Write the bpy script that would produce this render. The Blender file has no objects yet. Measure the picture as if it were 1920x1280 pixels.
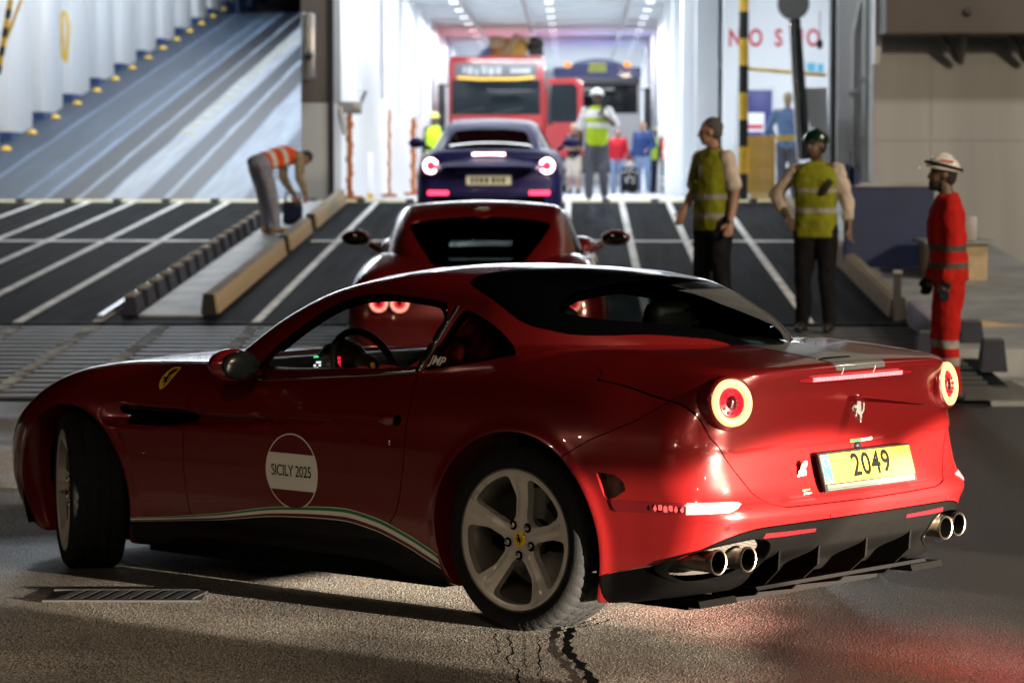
import bpy, bmesh, math, random
import numpy as np
from mathutils import Vector, Matrix, Euler
R = math.radians
random.seed(7)
rng = np.random.default_rng(7)
scene = bpy.context.scene
C = scene.collection

# ------------------------------------------------------------------ camera
CAM_H, FPX = 1.712, 5400.0
YAW, PITCH = math.atan(120/FPX), math.atan((640-343.4)/FPX)
cam_d = bpy.data.cameras.new('camera'); cam = bpy.data.objects.new('camera', cam_d); C.objects.link(cam)
cam.location = (0, 0, CAM_H); cam.rotation_euler = (math.pi/2-PITCH, 0, YAW)
cam_d.sensor_width = 36; cam_d.lens = FPX/1920*36
cam_d.clip_start = .1; cam_d.clip_end = 1500
cam_d.dof.use_dof = True; cam_d.dof.focus_distance = 10.9; cam_d.dof.aperture_fstop = 4.0; cam_d.dof.aperture_blades = 9
scene.camera = cam

# ------------------------------------------------------------------ world, exposure
w = bpy.data.worlds.new('World'); scene.world = w; w.use_nodes = True
wn = w.node_tree.nodes; wl = w.node_tree.links
bg = wn['Background']
sky = wn.new('ShaderNodeTexSky'); sky.sky_type = 'NISHITA'; sky.sun_disc = False
sky.sun_elevation = R(-6); sky.sun_rotation = R(120)
wl.new(sky.outputs[0], bg.inputs[0]); bg.inputs[1].default_value = .10
vs = scene.view_settings
vs.view_transform = 'Standard'; vs.look = 'None'; vs.exposure = 0; vs.gamma = 1; vs.use_curve_mapping = False
scene.cycles.use_denoising = True
scene.cycles.max_bounces = 8; scene.cycles.transparent_max_bounces = 16
scene.cycles.sample_clamp_indirect = 6
scene.cycles.caustics_reflective = False; scene.cycles.caustics_refractive = False

# ------------------------------------------------------------------ lamps
def area(name, loc, size, power, color, aim=None, size_y=None, spread=180):
    d = bpy.data.lights.new(name, 'AREA'); o = bpy.data.objects.new(name, d); C.objects.link(o)
    d.energy = power; d.color = color; d.size = size; d.spread = R(spread)
    if size_y: d.shape = 'RECTANGLE'; d.size_y = size_y
    o.location = loc
    v = Vector(aim)-Vector(loc) if aim else Vector((0, 0, -1))
    o.rotation_euler = v.to_track_quat('-Z', 'Y').to_euler()
    return o
def spot(name, loc, aim, power, color, cone, blend=.1, radius=.04):
    d = bpy.data.lights.new(name, 'SPOT'); o = bpy.data.objects.new(name, d); C.objects.link(o)
    d.energy = power; d.color = color; d.spot_size = R(cone); d.spot_blend = blend; d.shadow_soft_size = radius
    o.location = loc
    o.rotation_euler = (Vector(aim)-Vector(loc)).to_track_quat('-Z', 'Y').to_euler()
    return o
WARM = (1, .80, .58); COOL = (.90, .95, 1.0)
# quay floodlight mast to the right, an added dim fill behind the camera, small lamps added farther off for paint highlights
area('quay_floodlight', (18.5, 2.4, 9.2), 1.4, 5600, WARM, (1, 13, 0))
area('far_fill', (-5, -22, 20), 2.5, 1300, WARM, (0, 12, 0))
area('wall_floodlight', (17, 22, 14), 1.2, 1700, (1, .90, .77), (9.5, 40, 1))
for x, y, z in ((-14, -9, 8), (3, -18, 8), (13, -14, 8), (-24, 4, 8), (20, -6, 8)):
    area('highlight_lamp', (x, y, z), .35, 160, WARM, (0, 12, 0))
# headlamps of the next car in the queue, dipped: sharp upper cut-off
for o_ in (-.22, .90):
    lx, ly = 11.7+.65*o_, 1.9+.76*o_
    spot('headlamp_spill', (lx, ly, .77), (lx-7.6, ly+6.5, .77), 6500, (1, .86, .68), 30, .8, .04)
    spot('queue_headlamp', (lx, ly, .77), (lx-.76*10, ly+.65*10, .77-10*math.tan(R(6.6))), 165000, (1, .86, .68), 13.4, .10, .04)
spot('tail_glow', (3.0, 8.3, .65), (1.95, 9.75, 0), 11000, (1, .015, .03), 30, .9, .08)
area('door_fill', (0, 42.5, 8), 7, 420, COOL, (0, 46, 1.4), .5)  # added fill above the sill, brightens gate, pole, ram and ramp top
# lamps of the ship
for k in range(7):
    area('hall_lamp', (-.7, 58+k*7.5, 5.8), 5.2, 640 if k not in (1, 2) else 460, COOL, None, 1.2)
area('hall_mouth_lamp', (-.5, 49, 5.9), 5.5, 240, COOL, (-.5, 48, 0), 1.5)
area('side_lamp', (4.2, 50.5, 5.9), 1.6, 300, COOL, None, 3)
for k in range(5):
    area('upper_ramp_lamp', (-7.6, 48+k*7, 8.5+k*.9), 4.5, 520, (.88, .94, 1), None, 1.2)

# ------------------------------------------------------------------ helpers
def at(px, py, d):
    """a point d metres ahead along the ship's axis, seen at photo pixel px, py"""
    v = cam_rot @ Vector(((px-960)/FPX, (640-py)/FPX, -1)); t = d/v.y
    return Vector((0, 0, CAM_H))+v*t
cam_rot = Euler(cam.rotation_euler).to_matrix()

def mat(name, color, rough=.5, metal=0, coat=0, emit=None, estr=1, noise=0, nscale=8, bump=0, bscale=40, spec=.5, coat_rough=.03, rvar=0, sheen=0, nstretch=None, alpha=None):
    m = bpy.data.materials.new(name); m.use_nodes = True
    nt = m.node_tree; b = nt.nodes['Principled BSDF']; N = nt.nodes.new; Lk = nt.links.new
    col = tuple(color)+(1,) if len(color) == 3 else color
    b.inputs['Base Color'].default_value = col
    b.inputs['Roughness'].default_value = rough; b.inputs['Metallic'].default_value = metal
    b.inputs['Coat Weight'].default_value = coat; b.inputs['Coat Roughness'].default_value = coat_rough
    b.inputs['Specular IOR Level'].default_value = spec
    if sheen: b.inputs['Sheen Weight'].default_value = sheen
    if emit: b.inputs['Emission Color'].default_value = tuple(emit)+(1,); b.inputs['Emission Strength'].default_value = estr
    if noise or bump or rvar:
        tc = N('ShaderNodeTexCoord'); src = tc.outputs['Object']
        if nstretch:
            mp = N('ShaderNodeMapping'); mp.inputs['Scale'].default_value = nstretch; Lk(src, mp.inputs[0]); src = mp.outputs[0]
    if noise or rvar:
        t = N('ShaderNodeTexNoise'); t.inputs['Scale'].default_value = nscale; t.inputs['Detail'].default_value = 6; Lk(src, t.inputs['Vector'])
        if noise:
            r = N('ShaderNodeMapRange'); r.inputs['From Min'].default_value = .3; r.inputs['From Max'].default_value = .7
            r.inputs['To Min'].default_value = 1-noise; r.inputs['To Max'].default_value = 1+noise*.6; Lk(t.outputs['Fac'], r.inputs['Value'])
            mx = N('ShaderNodeVectorMath'); mx.operation = 'SCALE'; mx.inputs[0].default_value = col[:3]; Lk(r.outputs[0], mx.inputs['Scale']); Lk(mx.outputs[0], b.inputs['Base Color'])
        if rvar:
            r = N('ShaderNodeMapRange'); r.inputs['From Min'].default_value = .3; r.inputs['From Max'].default_value = .7
            r.inputs['To Min'].default_value = max(0, rough-rvar); r.inputs['To Max'].default_value = rough+rvar; Lk(t.outputs['Fac'], r.inputs['Value']); Lk(r.outputs[0], b.inputs['Roughness'])
    if bump:
        t2 = N('ShaderNodeTexNoise'); t2.inputs['Scale'].default_value = bscale; t2.inputs['Detail'].default_value = 4; Lk(src, t2.inputs['Vector'])
        bp = N('ShaderNodeBump'); bp.inputs['Strength'].default_value = bump; bp.inputs['Distance'].default_value = .02; Lk(t2.outputs['Fac'], bp.inputs['Height']); Lk(bp.outputs[0], b.inputs['Normal'])
    return m
def glass_mat(name, tint=(.9, .95, .95), clear=.85, rough=.0):
    """thin pane: see-through with a mirror share that grows at glancing angles"""
    m = bpy.data.materials.new(name); m.use_nodes = True; nt = m.node_tree; nt.nodes.clear()
    N = nt.nodes.new; Lk = nt.links.new
    out = N('ShaderNodeOutputMaterial'); tr = N('ShaderNodeBsdfTransparent'); gl = N('ShaderNodeBsdfGlossy'); mx = N('ShaderNodeMixShader'); fr = N('ShaderNodeFresnel')
    tr.inputs[0].default_value = tuple(c*clear for c in tint)+(1,); gl.inputs['Roughness'].default_value = rough
    ge = N('ShaderNodeNewGeometry'); mr = N('ShaderNodeMapRange'); mr.inputs['To Min'].default_value = 1.5; mr.inputs['To Max'].default_value = 1/1.5   # same pane from either side
    Lk(ge.outputs['Backfacing'], mr.inputs['Value']); Lk(mr.outputs[0], fr.inputs[0])
    Lk(fr.outputs[0], mx.inputs[0]); Lk(tr.outputs[0], mx.inputs[1]); Lk(gl.outputs[0], mx.inputs[2]); Lk(mx.outputs[0], out.inputs[0])
    return m

def link(o, parent=None):
    C.objects.link(o)
    if parent: o.parent = parent
    return o
def tag(o, label=None, cat=None, group=None, kind=None):
    if label: o['label'] = label
    if cat: o['category'] = cat
    if group: o['group'] = group
    if kind: o['kind'] = kind
    return o
def thing(name, label, cat, loc=(0, 0, 0), rz=0, group=None):
    o = bpy.data.objects.new(name, None); C.objects.link(o); o.empty_display_size = .1
    o.location = loc; o.rotation_euler = (0, 0, rz)
    return tag(o, label, cat, group)
def mesh_obj(name, V, Fc, m=None, parent=None, smooth=None, normals=None):
    me = bpy.data.meshes.new(name)
    me.from_pydata([tuple(v) for v in V], [], [tuple(f) for f in Fc]); me.update()
    if m is not None: me.materials.append(m)
    if normals is not None:
        me.shade_smooth(); me.normals_split_custom_set_from_vertices([tuple(n) for n in normals])
    elif smooth is not None:
        if smooth >= 180: me.shade_smooth()
        else: me.shade_smooth(); me.set_sharp_from_angle(angle=R(smooth))
    return link(bpy.data.objects.new(name, me), parent)
def dup(root, group=None, label=None):
    r = root.copy(); C.objects.link(r)
    for ch in list(root.children):
        c = ch.copy(); C.objects.link(c); c.parent = r
        for g in list(ch.children):
            d = g.copy(); C.objects.link(d); d.parent = c
    if group: r['group'] = group
    if label: r['label'] = label
    return r
def kids(o, cat=False): return list(o.children)

class MB:
    """collects simple solids into one mesh"""
    def __init__(s): s.V = []; s.F = []
    def add(s, V, Fc, M=None):
        b = len(s.V)
        for v in V:
            v = Vector(v); s.V.append(M @ v if M is not None else v)
        s.F += [tuple(b+i for i in f) for f in Fc]; return s
    def box(s, lo, hi, M=None, bev=0):
        x0, y0, z0 = lo; x1, y1, z1 = hi
        if bev <= 0:
            V = [(x0, y0, z0), (x1, y0, z0), (x1, y1, z0), (x0, y1, z0), (x0, y0, z1), (x1, y0, z1), (x1, y1, z1), (x0, y1, z1)]
            return s.add(V, [(0, 3, 2, 1), (4, 5, 6, 7), (0, 1, 5, 4), (1, 2, 6, 5), (2, 3, 7, 6), (3, 0, 4, 7)], M)
        bm = bmesh.new(); bmesh.ops.create_cube(bm, size=1)
        for v in bm.verts: v.co = Vector(((x0+x1)/2+v.co.x*(x1-x0), (y0+y1)/2+v.co.y*(y1-y0), (z0+z1)/2+v.co.z*(z1-z0)))
        bmesh.ops.bevel(bm, geom=bm.edges[:], offset=bev, segments=2, affect='EDGES', profile=.5)
        bm.verts.index_update(); V = [v.co.copy() for v in bm.verts]; Fc = [[v.index for v in f.verts] for f in bm.faces]; bm.free()
        return s.add(V, Fc, M)
    def prism(s, poly, h0, h1, axis='z', M=None):
        """extrude a 2-D outline; axis x: poly=(y,z), y: poly=(x,z), z: poly=(x,y)"""
        n = len(poly); f = {'x': lambda a, b, h: (h, a, b), 'y': lambda a, b, h: (a, h, b), 'z': lambda a, b, h: (a, b, h)}[axis]
        V = [f(a, b, h0) for a, b in poly]+[f(a, b, h1) for a, b in poly]
        Fc = [tuple(range(n))[::-1], tuple(range(n, 2*n))]+[(i, (i+1) % n, n+(i+1) % n, n+i) for i in range(n)]
        return s.add(V, Fc, M)
    def tube(s, pts, rad, n=10, cap=True, closed=False):
        pts = [Vector(p) for p in pts]; m = len(pts); rad = rad if hasattr(rad, '__len__') else [rad]*m
        V = []; Fc = []; u = None
        for i, p in enumerate(pts):
            a = pts[(i-1) % m] if (i or closed) else p; b = pts[(i+1) % m] if (i < m-1 or closed) else p
            t = (b-a).normalized()
            if u is None: u = t.orthogonal().normalized()
            else: u = (u-t*u.dot(t)); u = u.normalized() if u.length > 1e-6 else t.orthogonal().normalized()
            v = t.cross(u)
            V += [p+(u*math.cos(2*math.pi*k/n)+v*math.sin(2*math.pi*k/n))*rad[i] for k in range(n)]
        for i in range(m if closed else m-1):
            j = (i+1) % m
            Fc += [(i*n+k, i*n+(k+1) % n, j*n+(k+1) % n, j*n+k) for k in range(n)]
        if cap and not closed: Fc += [tuple(range(n))[::-1], tuple(range((m-1)*n, m*n))]
        return s.add(V, Fc)
    def lathe(s, prof, n=32, M=None, cap=False):
        """prof: (radius, height) pairs round local z"""
        m = len(prof); V = [(r*math.cos(2*math.pi*k/n), r*math.sin(2*math.pi*k/n), h) for r, h in prof for k in range(n)]
        Fc = [(i*n+k, i*n+(k+1) % n, (i+1)*n+(k+1) % n, (i+1)*n+k) for i in range(m-1) for k in range(n)]
        if cap: Fc += [tuple(range(n))[::-1], tuple(range((m-1)*n, m*n))]
        return s.add(V, Fc, M)
    def ball(s, c, r, n=16, m=10, M=None):
        r = (r, r, r) if not hasattr(r, '__len__') else r
        prof = [(math.sin(math.pi*i/m), -math.cos(math.pi*i/m)) for i in range(m+1)]
        T = Matrix.Translation(c) @ Matrix.Diagonal((r[0], r[1], r[2], 1))
        return s.lathe([(max(a, 1e-4), b) for a, b in prof], n, (M @ T) if M is not None else T)
    def build(s, name, m=None, parent=None, smooth=35):
        return mesh_obj(name, s.V, s.F, m, parent, smooth)

def spl(xs, ys):
    """smooth monotone curve through points, as a fast lookup"""
    xs = np.array(xs, float); ys = np.array(ys, float); h = np.diff(xs); d = np.diff(ys)/h
    g = np.zeros(len(xs)); g[0], g[-1] = d[0], d[-1]
    for i in range(1, len(xs)-1):
        if d[i-1]*d[i] > 0:
            w1, w2 = 2*h[i]+h[i-1], h[i]+2*h[i-1]; g[i] = (w1+w2)/(w1/d[i-1]+w2/d[i])
    t = np.linspace(xs[0], xs[-1], 900); k = np.clip(np.searchsorted(xs, t)-1, 0, len(h)-1)
    u = (t-xs[k])/h[k]; H = h[k]
    y = ys[k]*(1+2*u)*(1-u)**2+H*g[k]*u*(1-u)**2+ys[k+1]*u*u*(3-2*u)+H*g[k+1]*u*u*(u-1)
    return lambda q: np.interp(q, t, y)
def smax(a, b, k):
    h = np.clip(.5+.5*(a-b)/k, 0, 1); return b+(a-b)*h+k*h*(1-h)
def smin(a, b, k): return -smax(-a, -b, k)
def sstep(a, b, x): t = np.clip((x-a)/(b-a), 0, 1); return t*t*(3-2*t)
def sdf_poly(P, Q):
    """signed distance of 2-D points P to polygon Q (negative inside)"""
    P = np.asarray(P, float); Q = np.asarray(Q, float); d = np.full(len(P), 1e9); ins = np.zeros(len(P), bool)
    for i in range(len(Q)):
        a, b = Q[i], Q[(i+1) % len(Q)]; e = b-a; wv = P-a
        t = np.clip((wv @ e)/max(e @ e, 1e-12), 0, 1); d = np.minimum(d, np.linalg.norm(wv-t[:, None]*e, axis=1))
        c = ((a[1] > P[:, 1]) != (b[1] > P[:, 1])); xx = a[0]+(P[:, 1]-a[1])*(b[0]-a[0])/np.where(abs(b[1]-a[1]) < 1e-12, 1e-12, b[1]-a[1])
        ins ^= c & (P[:, 0] < xx)
    return np.where(ins, -d, d)
def smooth_poly(Q, it=2, closed=True):
    Q = [np.array(q, float) for q in Q]
    for _ in range(it):
        n = len(Q); o = []
        for i in range(n if closed else n-1):
            a, b = Q[i], Q[(i+1) % n]; o += [a*.75+b*.25, a*.25+b*.75]
        Q = o if closed else [Q[0]]+o+[Q[-1]]
    return np.array(Q)

class Shell:
    """a triangle surface with its own normals that can be cut along level sets, so panels get true edges and gaps"""
    def __init__(s, V, N, T, B=None): s.V, s.N, s.T = V, N, T; s.B = B if B is not None else np.zeros((0, 2), int)
    def clip(s, g):
        V, N, T = s.V, s.N, s.T; ins = g < 0; cnt = ins[T].sum(1)
        full = T[cnt == 3]; part = T[(cnt == 1) | (cnt == 2)]
        if len(part) == 0: return Shell(V, N, full, s.B[ins[s.B].all(1)] if len(s.B) else s.B)._compact()
        c = ins[part].sum(1)
        # rotate so the odd vertex comes first
        odd = np.where(c[:, None] == 1, ins[part], ~ins[part]); k = odd.argmax(1)
        part = np.stack([part[np.arange(len(part)), (k+j) % 3] for j in range(3)], 1)
        e = np.concatenate([part[:, [0, 1]], part[:, [0, 2]]]); es = np.sort(e, 1)
        u, inv = np.unique(es, axis=0, return_inverse=True); inv = inv.ravel()
        t = g[u[:, 0]]/(g[u[:, 0]]-g[u[:, 1]]); t = np.clip(t, .001, .999)[:, None]
        nv = V[u[:, 0]]*(1-t)+V[u[:, 1]]*t; nn = N[u[:, 0]]*(1-t)+N[u[:, 1]]*t; nn /= np.linalg.norm(nn, axis=1)[:, None]+1e-12
        i1 = inv[:len(part)]+len(V); i2 = inv[len(part):]+len(V)
        one = c == 1
        T1 = np.stack([part[one, 0], i1[one], i2[one]], 1)
        two = ~one
        T2 = np.concatenate([np.stack([i1[two], part[two, 1], part[two, 2]], 1), np.stack([i1[two], part[two, 2], i2[two]], 1)])
        B = np.concatenate([np.stack([i1[one], i2[one]], 1), np.stack([i2[two], i1[two]], 1)])
        return Shell(np.concatenate([V, nv]), np.concatenate([N, nn]), np.concatenate([full, T1, T2]), B)._compact()
    def _compact(s):
        use = np.unique(s.T); mp = np.full(len(s.V), -1); mp[use] = np.arange(len(use))
        B = mp[s.B] if len(s.B) else s.B
        if len(B): B = B[(B >= 0).all(1)]
        return Shell(s.V[use], s.N[use], mp[s.T], B)
    def flange(s, depth, direction=None):
        """turn the last cut's edge inwards so that the panel shows a thickness"""
        if not len(s.B): return s
        a, b = s.B[:, 0], s.B[:, 1]; n = len(s.V); k = len(a)
        d = -s.N if direction is None else np.broadcast_to(direction, s.N.shape) if np.ndim(direction) == 1 else direction
        e = s.V[b]-s.V[a]; fn = np.cross(e, s.N[a]); fn /= np.linalg.norm(fn, axis=1)[:, None]+1e-12
        V = np.concatenate([s.V, s.V[a], s.V[b], s.V[b]+d[b]*depth, s.V[a]+d[a]*depth])
        N = np.concatenate([s.N, fn, fn, fn, fn]); i = np.arange(k)+n
        T = np.concatenate([s.T, np.stack([i+k, i, i+3*k], 1), np.stack([i+k, i+3*k, i+2*k], 1)])
        return Shell(V, N, T)
    def offset(s, d): return Shell(s.V+s.N*d, s.N, s.T, s.B)
    def move(s, f): return Shell(f(s.V), s.N, s.T, s.B)
    def build(s, name, m, parent=None): return mesh_obj(name, s.V, s.T, m, parent, normals=s.N)

def lattice(lo, hi, st, skip=()):
    """surface points and triangles of a box with step st"""
    lo = np.array(lo, float); hi = np.array(hi, float); n = np.maximum(1, np.round((hi-lo)/st).astype(int)); idx = {}; P = []; T = []
    def vid(i):
        if i not in idx: idx[i] = len(P); P.append(i)
        return idx[i]
    for ax in range(3):
        u, v = (ax+1) % 3, (ax+2) % 3
        for side in (0, 1):
            if (ax, side) in skip: continue
            for a in range(n[u]):
                for b in range(n[v]):
                    q = []
                    for da, db in ((0, 0), (1, 0), (1, 1), (0, 1)):
                        i = [0, 0, 0]; i[ax] = side*n[ax]; i[u] = a+da; i[v] = b+db; q.append(vid(tuple(int(j) for j in i)))
                    if not side: q = q[::-1]
                    if (a+b) % 2: T += [(q[0], q[1], q[2]), (q[0], q[2], q[3])]
                    else: T += [(q[1], q[2], q[3]), (q[1], q[3], q[0])]
    return lo+np.array(P)*(hi-lo)/n, np.array(T)
def implicit_shell(Fn, lo, hi, st, xa, xb, zc, tmax=1.6, skip=()):
    """wrap a box lattice onto the surface Fn = 0, along rays from a spine"""
    P, T = lattice(lo, hi, st, skip)
    c = np.stack([np.clip(P[:, 0], xa, xb), np.zeros(len(P)), np.full(len(P), zc)], 1); d = P-c
    a = np.zeros(len(P)); b = np.full(len(P), tmax)
    for _ in range(30):
        m = (a+b)/2; v = Fn(c+d*m[:, None]) > 0; b = np.where(v, m, b); a = np.where(v, a, m)
    V = c+d*((a+b)/2)[:, None]; h = 2e-3
    N = np.stack([Fn(V+np.eye(3)[i]*h)-Fn(V-np.eye(3)[i]*h) for i in range(3)], 1); N /= np.linalg.norm(N, axis=1)[:, None]+1e-12
    return Shell(V, N, T)
def text_mesh(body, size, spacing=1, shear=0, align='CENTER', bold=0):
    cu = bpy.data.curves.new('lettering', 'FONT'); cu.body = body; cu.size = size; cu.align_x = align; cu.align_y = 'CENTER'
    cu.space_character = spacing; cu.shear = shear; cu.offset = bold; cu.resolution_u = 4
    o = bpy.data.objects.new('lettering', cu); C.objects.link(o)
    me = bpy.data.meshes.new_from_object(o.evaluated_get(bpy.context.evaluated_depsgraph_get()))
    V = np.array([v.co[:] for v in me.vertices]); Fc = [tuple(p.vertices) for p in me.polygons]
    bpy.data.objects.remove(o); bpy.data.curves.remove(cu); bpy.data.meshes.remove(me)
    return V, Fc

# ================================================================== setting
ORD = ['first', 'second', 'third', 'fourth', 'fifth', 'sixth', 'seventh', 'eighth', 'ninth', 'tenth', 'eleventh', 'twelfth', 'thirteenth', 'fourteenth', 'fifteenth', 'sixteenth', 'seventeenth']
DECK = 1.44; RAMP0, RAMP1 = 22.5, 45.0
def ramp_z(Y): return .05+(DECK-.05)*(Y-RAMP0)/(RAMP1-RAMP0)
SL = (DECK-.05)/(RAMP1-RAMP0)
M = {}
def asphalt_mat():
    m = bpy.data.materials.new('asphalt'); m.use_nodes = True; nt = m.node_tree; b = nt.nodes['Principled BSDF']; N = nt.nodes.new; L = nt.links.new
    tc = N('ShaderNodeTexCoord'); o = tc.outputs['Object']
    n1 = N('ShaderNodeTexNoise'); n1.inputs['Scale'].default_value = .55; n1.inputs['Detail'].default_value = 5; L(o, n1.inputs[0])
    n2 = N('ShaderNodeTexNoise'); n2.inputs['Scale'].default_value = 90; n2.inputs['Detail'].default_value = 3; L(o, n2.inputs[0])
    v = N('ShaderNodeTexVoronoi'); v.inputs['Scale'].default_value = 125; L(o, v.inputs[0])
    r1 = N('ShaderNodeValToRGB'); r1.color_ramp.elements[0].color = (.050, .045, .039, 1); r1.color_ramp.elements[1].color = (.145, .128, .105, 1); r1.color_ramp.elements[0].position = .35; r1.color_ramp.elements[1].position = .68; L(n1.outputs[0], r1.inputs[0])
    r2 = N('ShaderNodeMapRange'); r2.inputs[1].default_value = .35; r2.inputs[2].default_value = .72; r2.inputs[3].default_value = .6; r2.inputs[4].default_value = 1.6; L(n2.outputs[0], r2.inputs[0])
    sv = N('ShaderNodeSeparateColor'); L(v.outputs['Color'], sv.inputs[0]); r3 = N('ShaderNodeMapRange'); r3.inputs[3].default_value = .12; r3.inputs[4].default_value = 2.1; L(sv.outputs[0], r3.inputs[0])
    ml = N('ShaderNodeMath'); ml.operation = 'MULTIPLY'; L(r2.outputs[0], ml.inputs[0]); L(r3.outputs[0], ml.inputs[1])
    mx = N('ShaderNodeVectorMath'); mx.operation = 'SCALE'; L(r1.outputs[0], mx.inputs[0]); L(ml.outputs[0], mx.inputs['Scale']); L(mx.outputs[0], b.inputs['Base Color'])
    rr = N('ShaderNodeMapRange'); rr.inputs[1].default_value = .4; rr.inputs[2].default_value = .65; rr.inputs[3].default_value = .42; rr.inputs[4].default_value = .85; L(n1.outputs[0], rr.inputs[0]); L(rr.outputs[0], b.inputs['Roughness'])
    sp = N('ShaderNodeSeparateXYZ'); L(o, sp.inputs[0])
    def mth(op, a_, b_=None, c_=None):
        q = N('ShaderNodeMath'); q.operation = op
        for i_, v_ in enumerate((a_, b_, c_)):
            if v_ is None: continue
            if isinstance(v_, (int, float)): q.inputs[i_].default_value = v_
            else: L(v_, q.inputs[i_])
        return q.outputs[0]
    # damp area on the right, its colour darkened further to stand in for missing light: x - .30 (y - 10) > 1.0, ragged edge
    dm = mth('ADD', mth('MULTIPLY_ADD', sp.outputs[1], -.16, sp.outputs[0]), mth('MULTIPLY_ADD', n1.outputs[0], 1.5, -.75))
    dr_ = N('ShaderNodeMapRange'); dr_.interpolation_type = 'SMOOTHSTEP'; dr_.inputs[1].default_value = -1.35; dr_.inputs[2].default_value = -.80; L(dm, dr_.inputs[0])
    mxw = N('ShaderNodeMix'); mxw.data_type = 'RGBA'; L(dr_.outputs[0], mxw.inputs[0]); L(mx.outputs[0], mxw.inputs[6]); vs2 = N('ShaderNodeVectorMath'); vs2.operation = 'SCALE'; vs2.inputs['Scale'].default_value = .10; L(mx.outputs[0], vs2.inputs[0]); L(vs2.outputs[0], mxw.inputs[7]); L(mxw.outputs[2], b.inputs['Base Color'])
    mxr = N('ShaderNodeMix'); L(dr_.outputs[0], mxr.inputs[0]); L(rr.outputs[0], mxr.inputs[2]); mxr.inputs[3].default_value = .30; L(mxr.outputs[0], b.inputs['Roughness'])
    bp = N('ShaderNodeBump'); bp.inputs['Strength'].default_value = .9; bp.inputs['Distance'].default_value = .004; L(v.outputs['Distance'], bp.inputs['Height']); L(bp.outputs[0], b.inputs['Normal'])
    return m
def striped_mat(name, base, stripes, wear=.5, rough=.45, spec=.5):
    """paint on steel with long worn wheel tracks: stripes = list of (x0, x1, colour)"""
    m = bpy.data.materials.new(name); m.use_nodes = True; nt = m.node_tree; b = nt.nodes['Principled BSDF']; N = nt.nodes.new; L = nt.links.new
    tc = N('ShaderNodeTexCoord'); sp = N('ShaderNodeSeparateXYZ'); L(tc.outputs['Object'], sp.inputs[0])
    mp = N('ShaderNodeMapping'); mp.inputs['Scale'].default_value = (4, .22, 1); L(tc.outputs['Object'], mp.inputs[0])
    no = N('ShaderNodeTexNoise'); no.inputs['Scale'].default_value = 1.6; no.inputs['Detail'].default_value = 7; L(mp.outputs[0], no.inputs[0])
    ad = N('ShaderNodeMath'); ad.operation = 'MULTIPLY_ADD'; L(no.outputs[0], ad.inputs[0]); ad.inputs[1].default_value = .10; L(sp.outputs[0], ad.inputs[2])
    sb = N('ShaderNodeMath'); sb.operation = 'SUBTRACT'; L(ad.outputs[0], sb.inputs[0]); sb.inputs[1].default_value = .05
    cur = None; prev = tuple(base)+(1,)
    for x0, x1, col in stripes:
        r = N('ShaderNodeMapRange'); r.interpolation_type = 'SMOOTHSTEP'; r.inputs[1].default_value = (x1-x0)/2+.05; r.inputs[2].default_value = (x1-x0)/2-.05; r.inputs[3].default_value = 0; r.inputs[4].default_value = 1
        s1 = N('ShaderNodeMath'); s1.operation = 'SUBTRACT'; L(sb.outputs[0], s1.inputs[0]); s1.inputs[1].default_value = (x0+x1)/2
        s2 = N('ShaderNodeMath'); s2.operation = 'ABSOLUTE'; L(s1.outputs[0], s2.inputs[0]); L(s2.outputs[0], r.inputs[0])
        mx = N('ShaderNodeMix'); mx.data_type = 'RGBA'; L(r.outputs[0], mx.inputs[0])
        if cur is None: mx.inputs[6].default_value = prev
        else: L(cur, mx.inputs[6])
        mx.inputs[7].default_value = tuple(col)+(1,); cur = mx.outputs[2]
    w2 = N('ShaderNodeMapRange'); w2.inputs[1].default_value = .3; w2.inputs[2].default_value = .7; w2.inputs[3].default_value = 1-wear; w2.inputs[4].default_value = 1+wear*.5; L(no.outputs[0], w2.inputs[0])
    vm = N('ShaderNodeVectorMath'); vm.operation = 'SCALE'; L(w2.outputs[0], vm.inputs['Scale'])
    if cur is None: vm.inputs[0].default_value = base
    else: L(cur, vm.inputs[0])
    L(vm.outputs[0], b.inputs['Base Color']); b.inputs['Roughness'].default_value = rough; b.inputs['Specular IOR Level'].default_value = spec
    return m
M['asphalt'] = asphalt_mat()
M['steel'] = mat('brake_steel', (.25, .24, .23), rough=.4, metal=.9, noise=.2, nscale=30)
M['chrome'] = mat('chrome', (.75, .74, .72), rough=.12, metal=1)
M['ship_white'] = mat('ship_white_paint', (.78, .80, .82), rough=.32, noise=.06, nscale=.8, nstretch=(1, 1, .3), bump=.02, bscale=3)
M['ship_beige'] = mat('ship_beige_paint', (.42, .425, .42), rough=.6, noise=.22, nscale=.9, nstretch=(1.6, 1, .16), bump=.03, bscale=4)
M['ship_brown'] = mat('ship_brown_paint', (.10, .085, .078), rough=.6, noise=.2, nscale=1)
M['ship_blue'] = mat('ship_blue_paint', (.02, .055, .16), rough=.5, noise=.2, nscale=2)
M['panel_blue'] = mat('panel_blue_paint', (.006, .020, .085), rough=.5, noise=.2, nscale=3)
M['door_blue'] = mat('door_blue_paint', (.03, .035, .20), rough=.4)
M['cream'] = mat('cream_hinge_paint', (.60, .52, .26), rough=.6, noise=.3, nscale=3)
M['yellow_paint'] = mat('yellow_paint', (.72, .46, .04), rough=.5, noise=.2, nscale=5)
M['black_paint'] = mat('black_paint', (.015, .015, .015), rough=.5)
M['line'] = mat('line_paint', (.78, .79, .78), rough=.6, noise=.45, nscale=3.5)
M['line_worn'] = mat('line_worn', (.36, .37, .37), rough=.8, noise=.9, nscale=5)
M['kerb'] = mat('kerb_tan', (.50, .38, .22), rough=.7, noise=.25, nscale=4)
M['kerb_dim'] = mat('kerb_dim', (.24, .20, .13), rough=.8, noise=.3, nscale=4)
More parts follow.
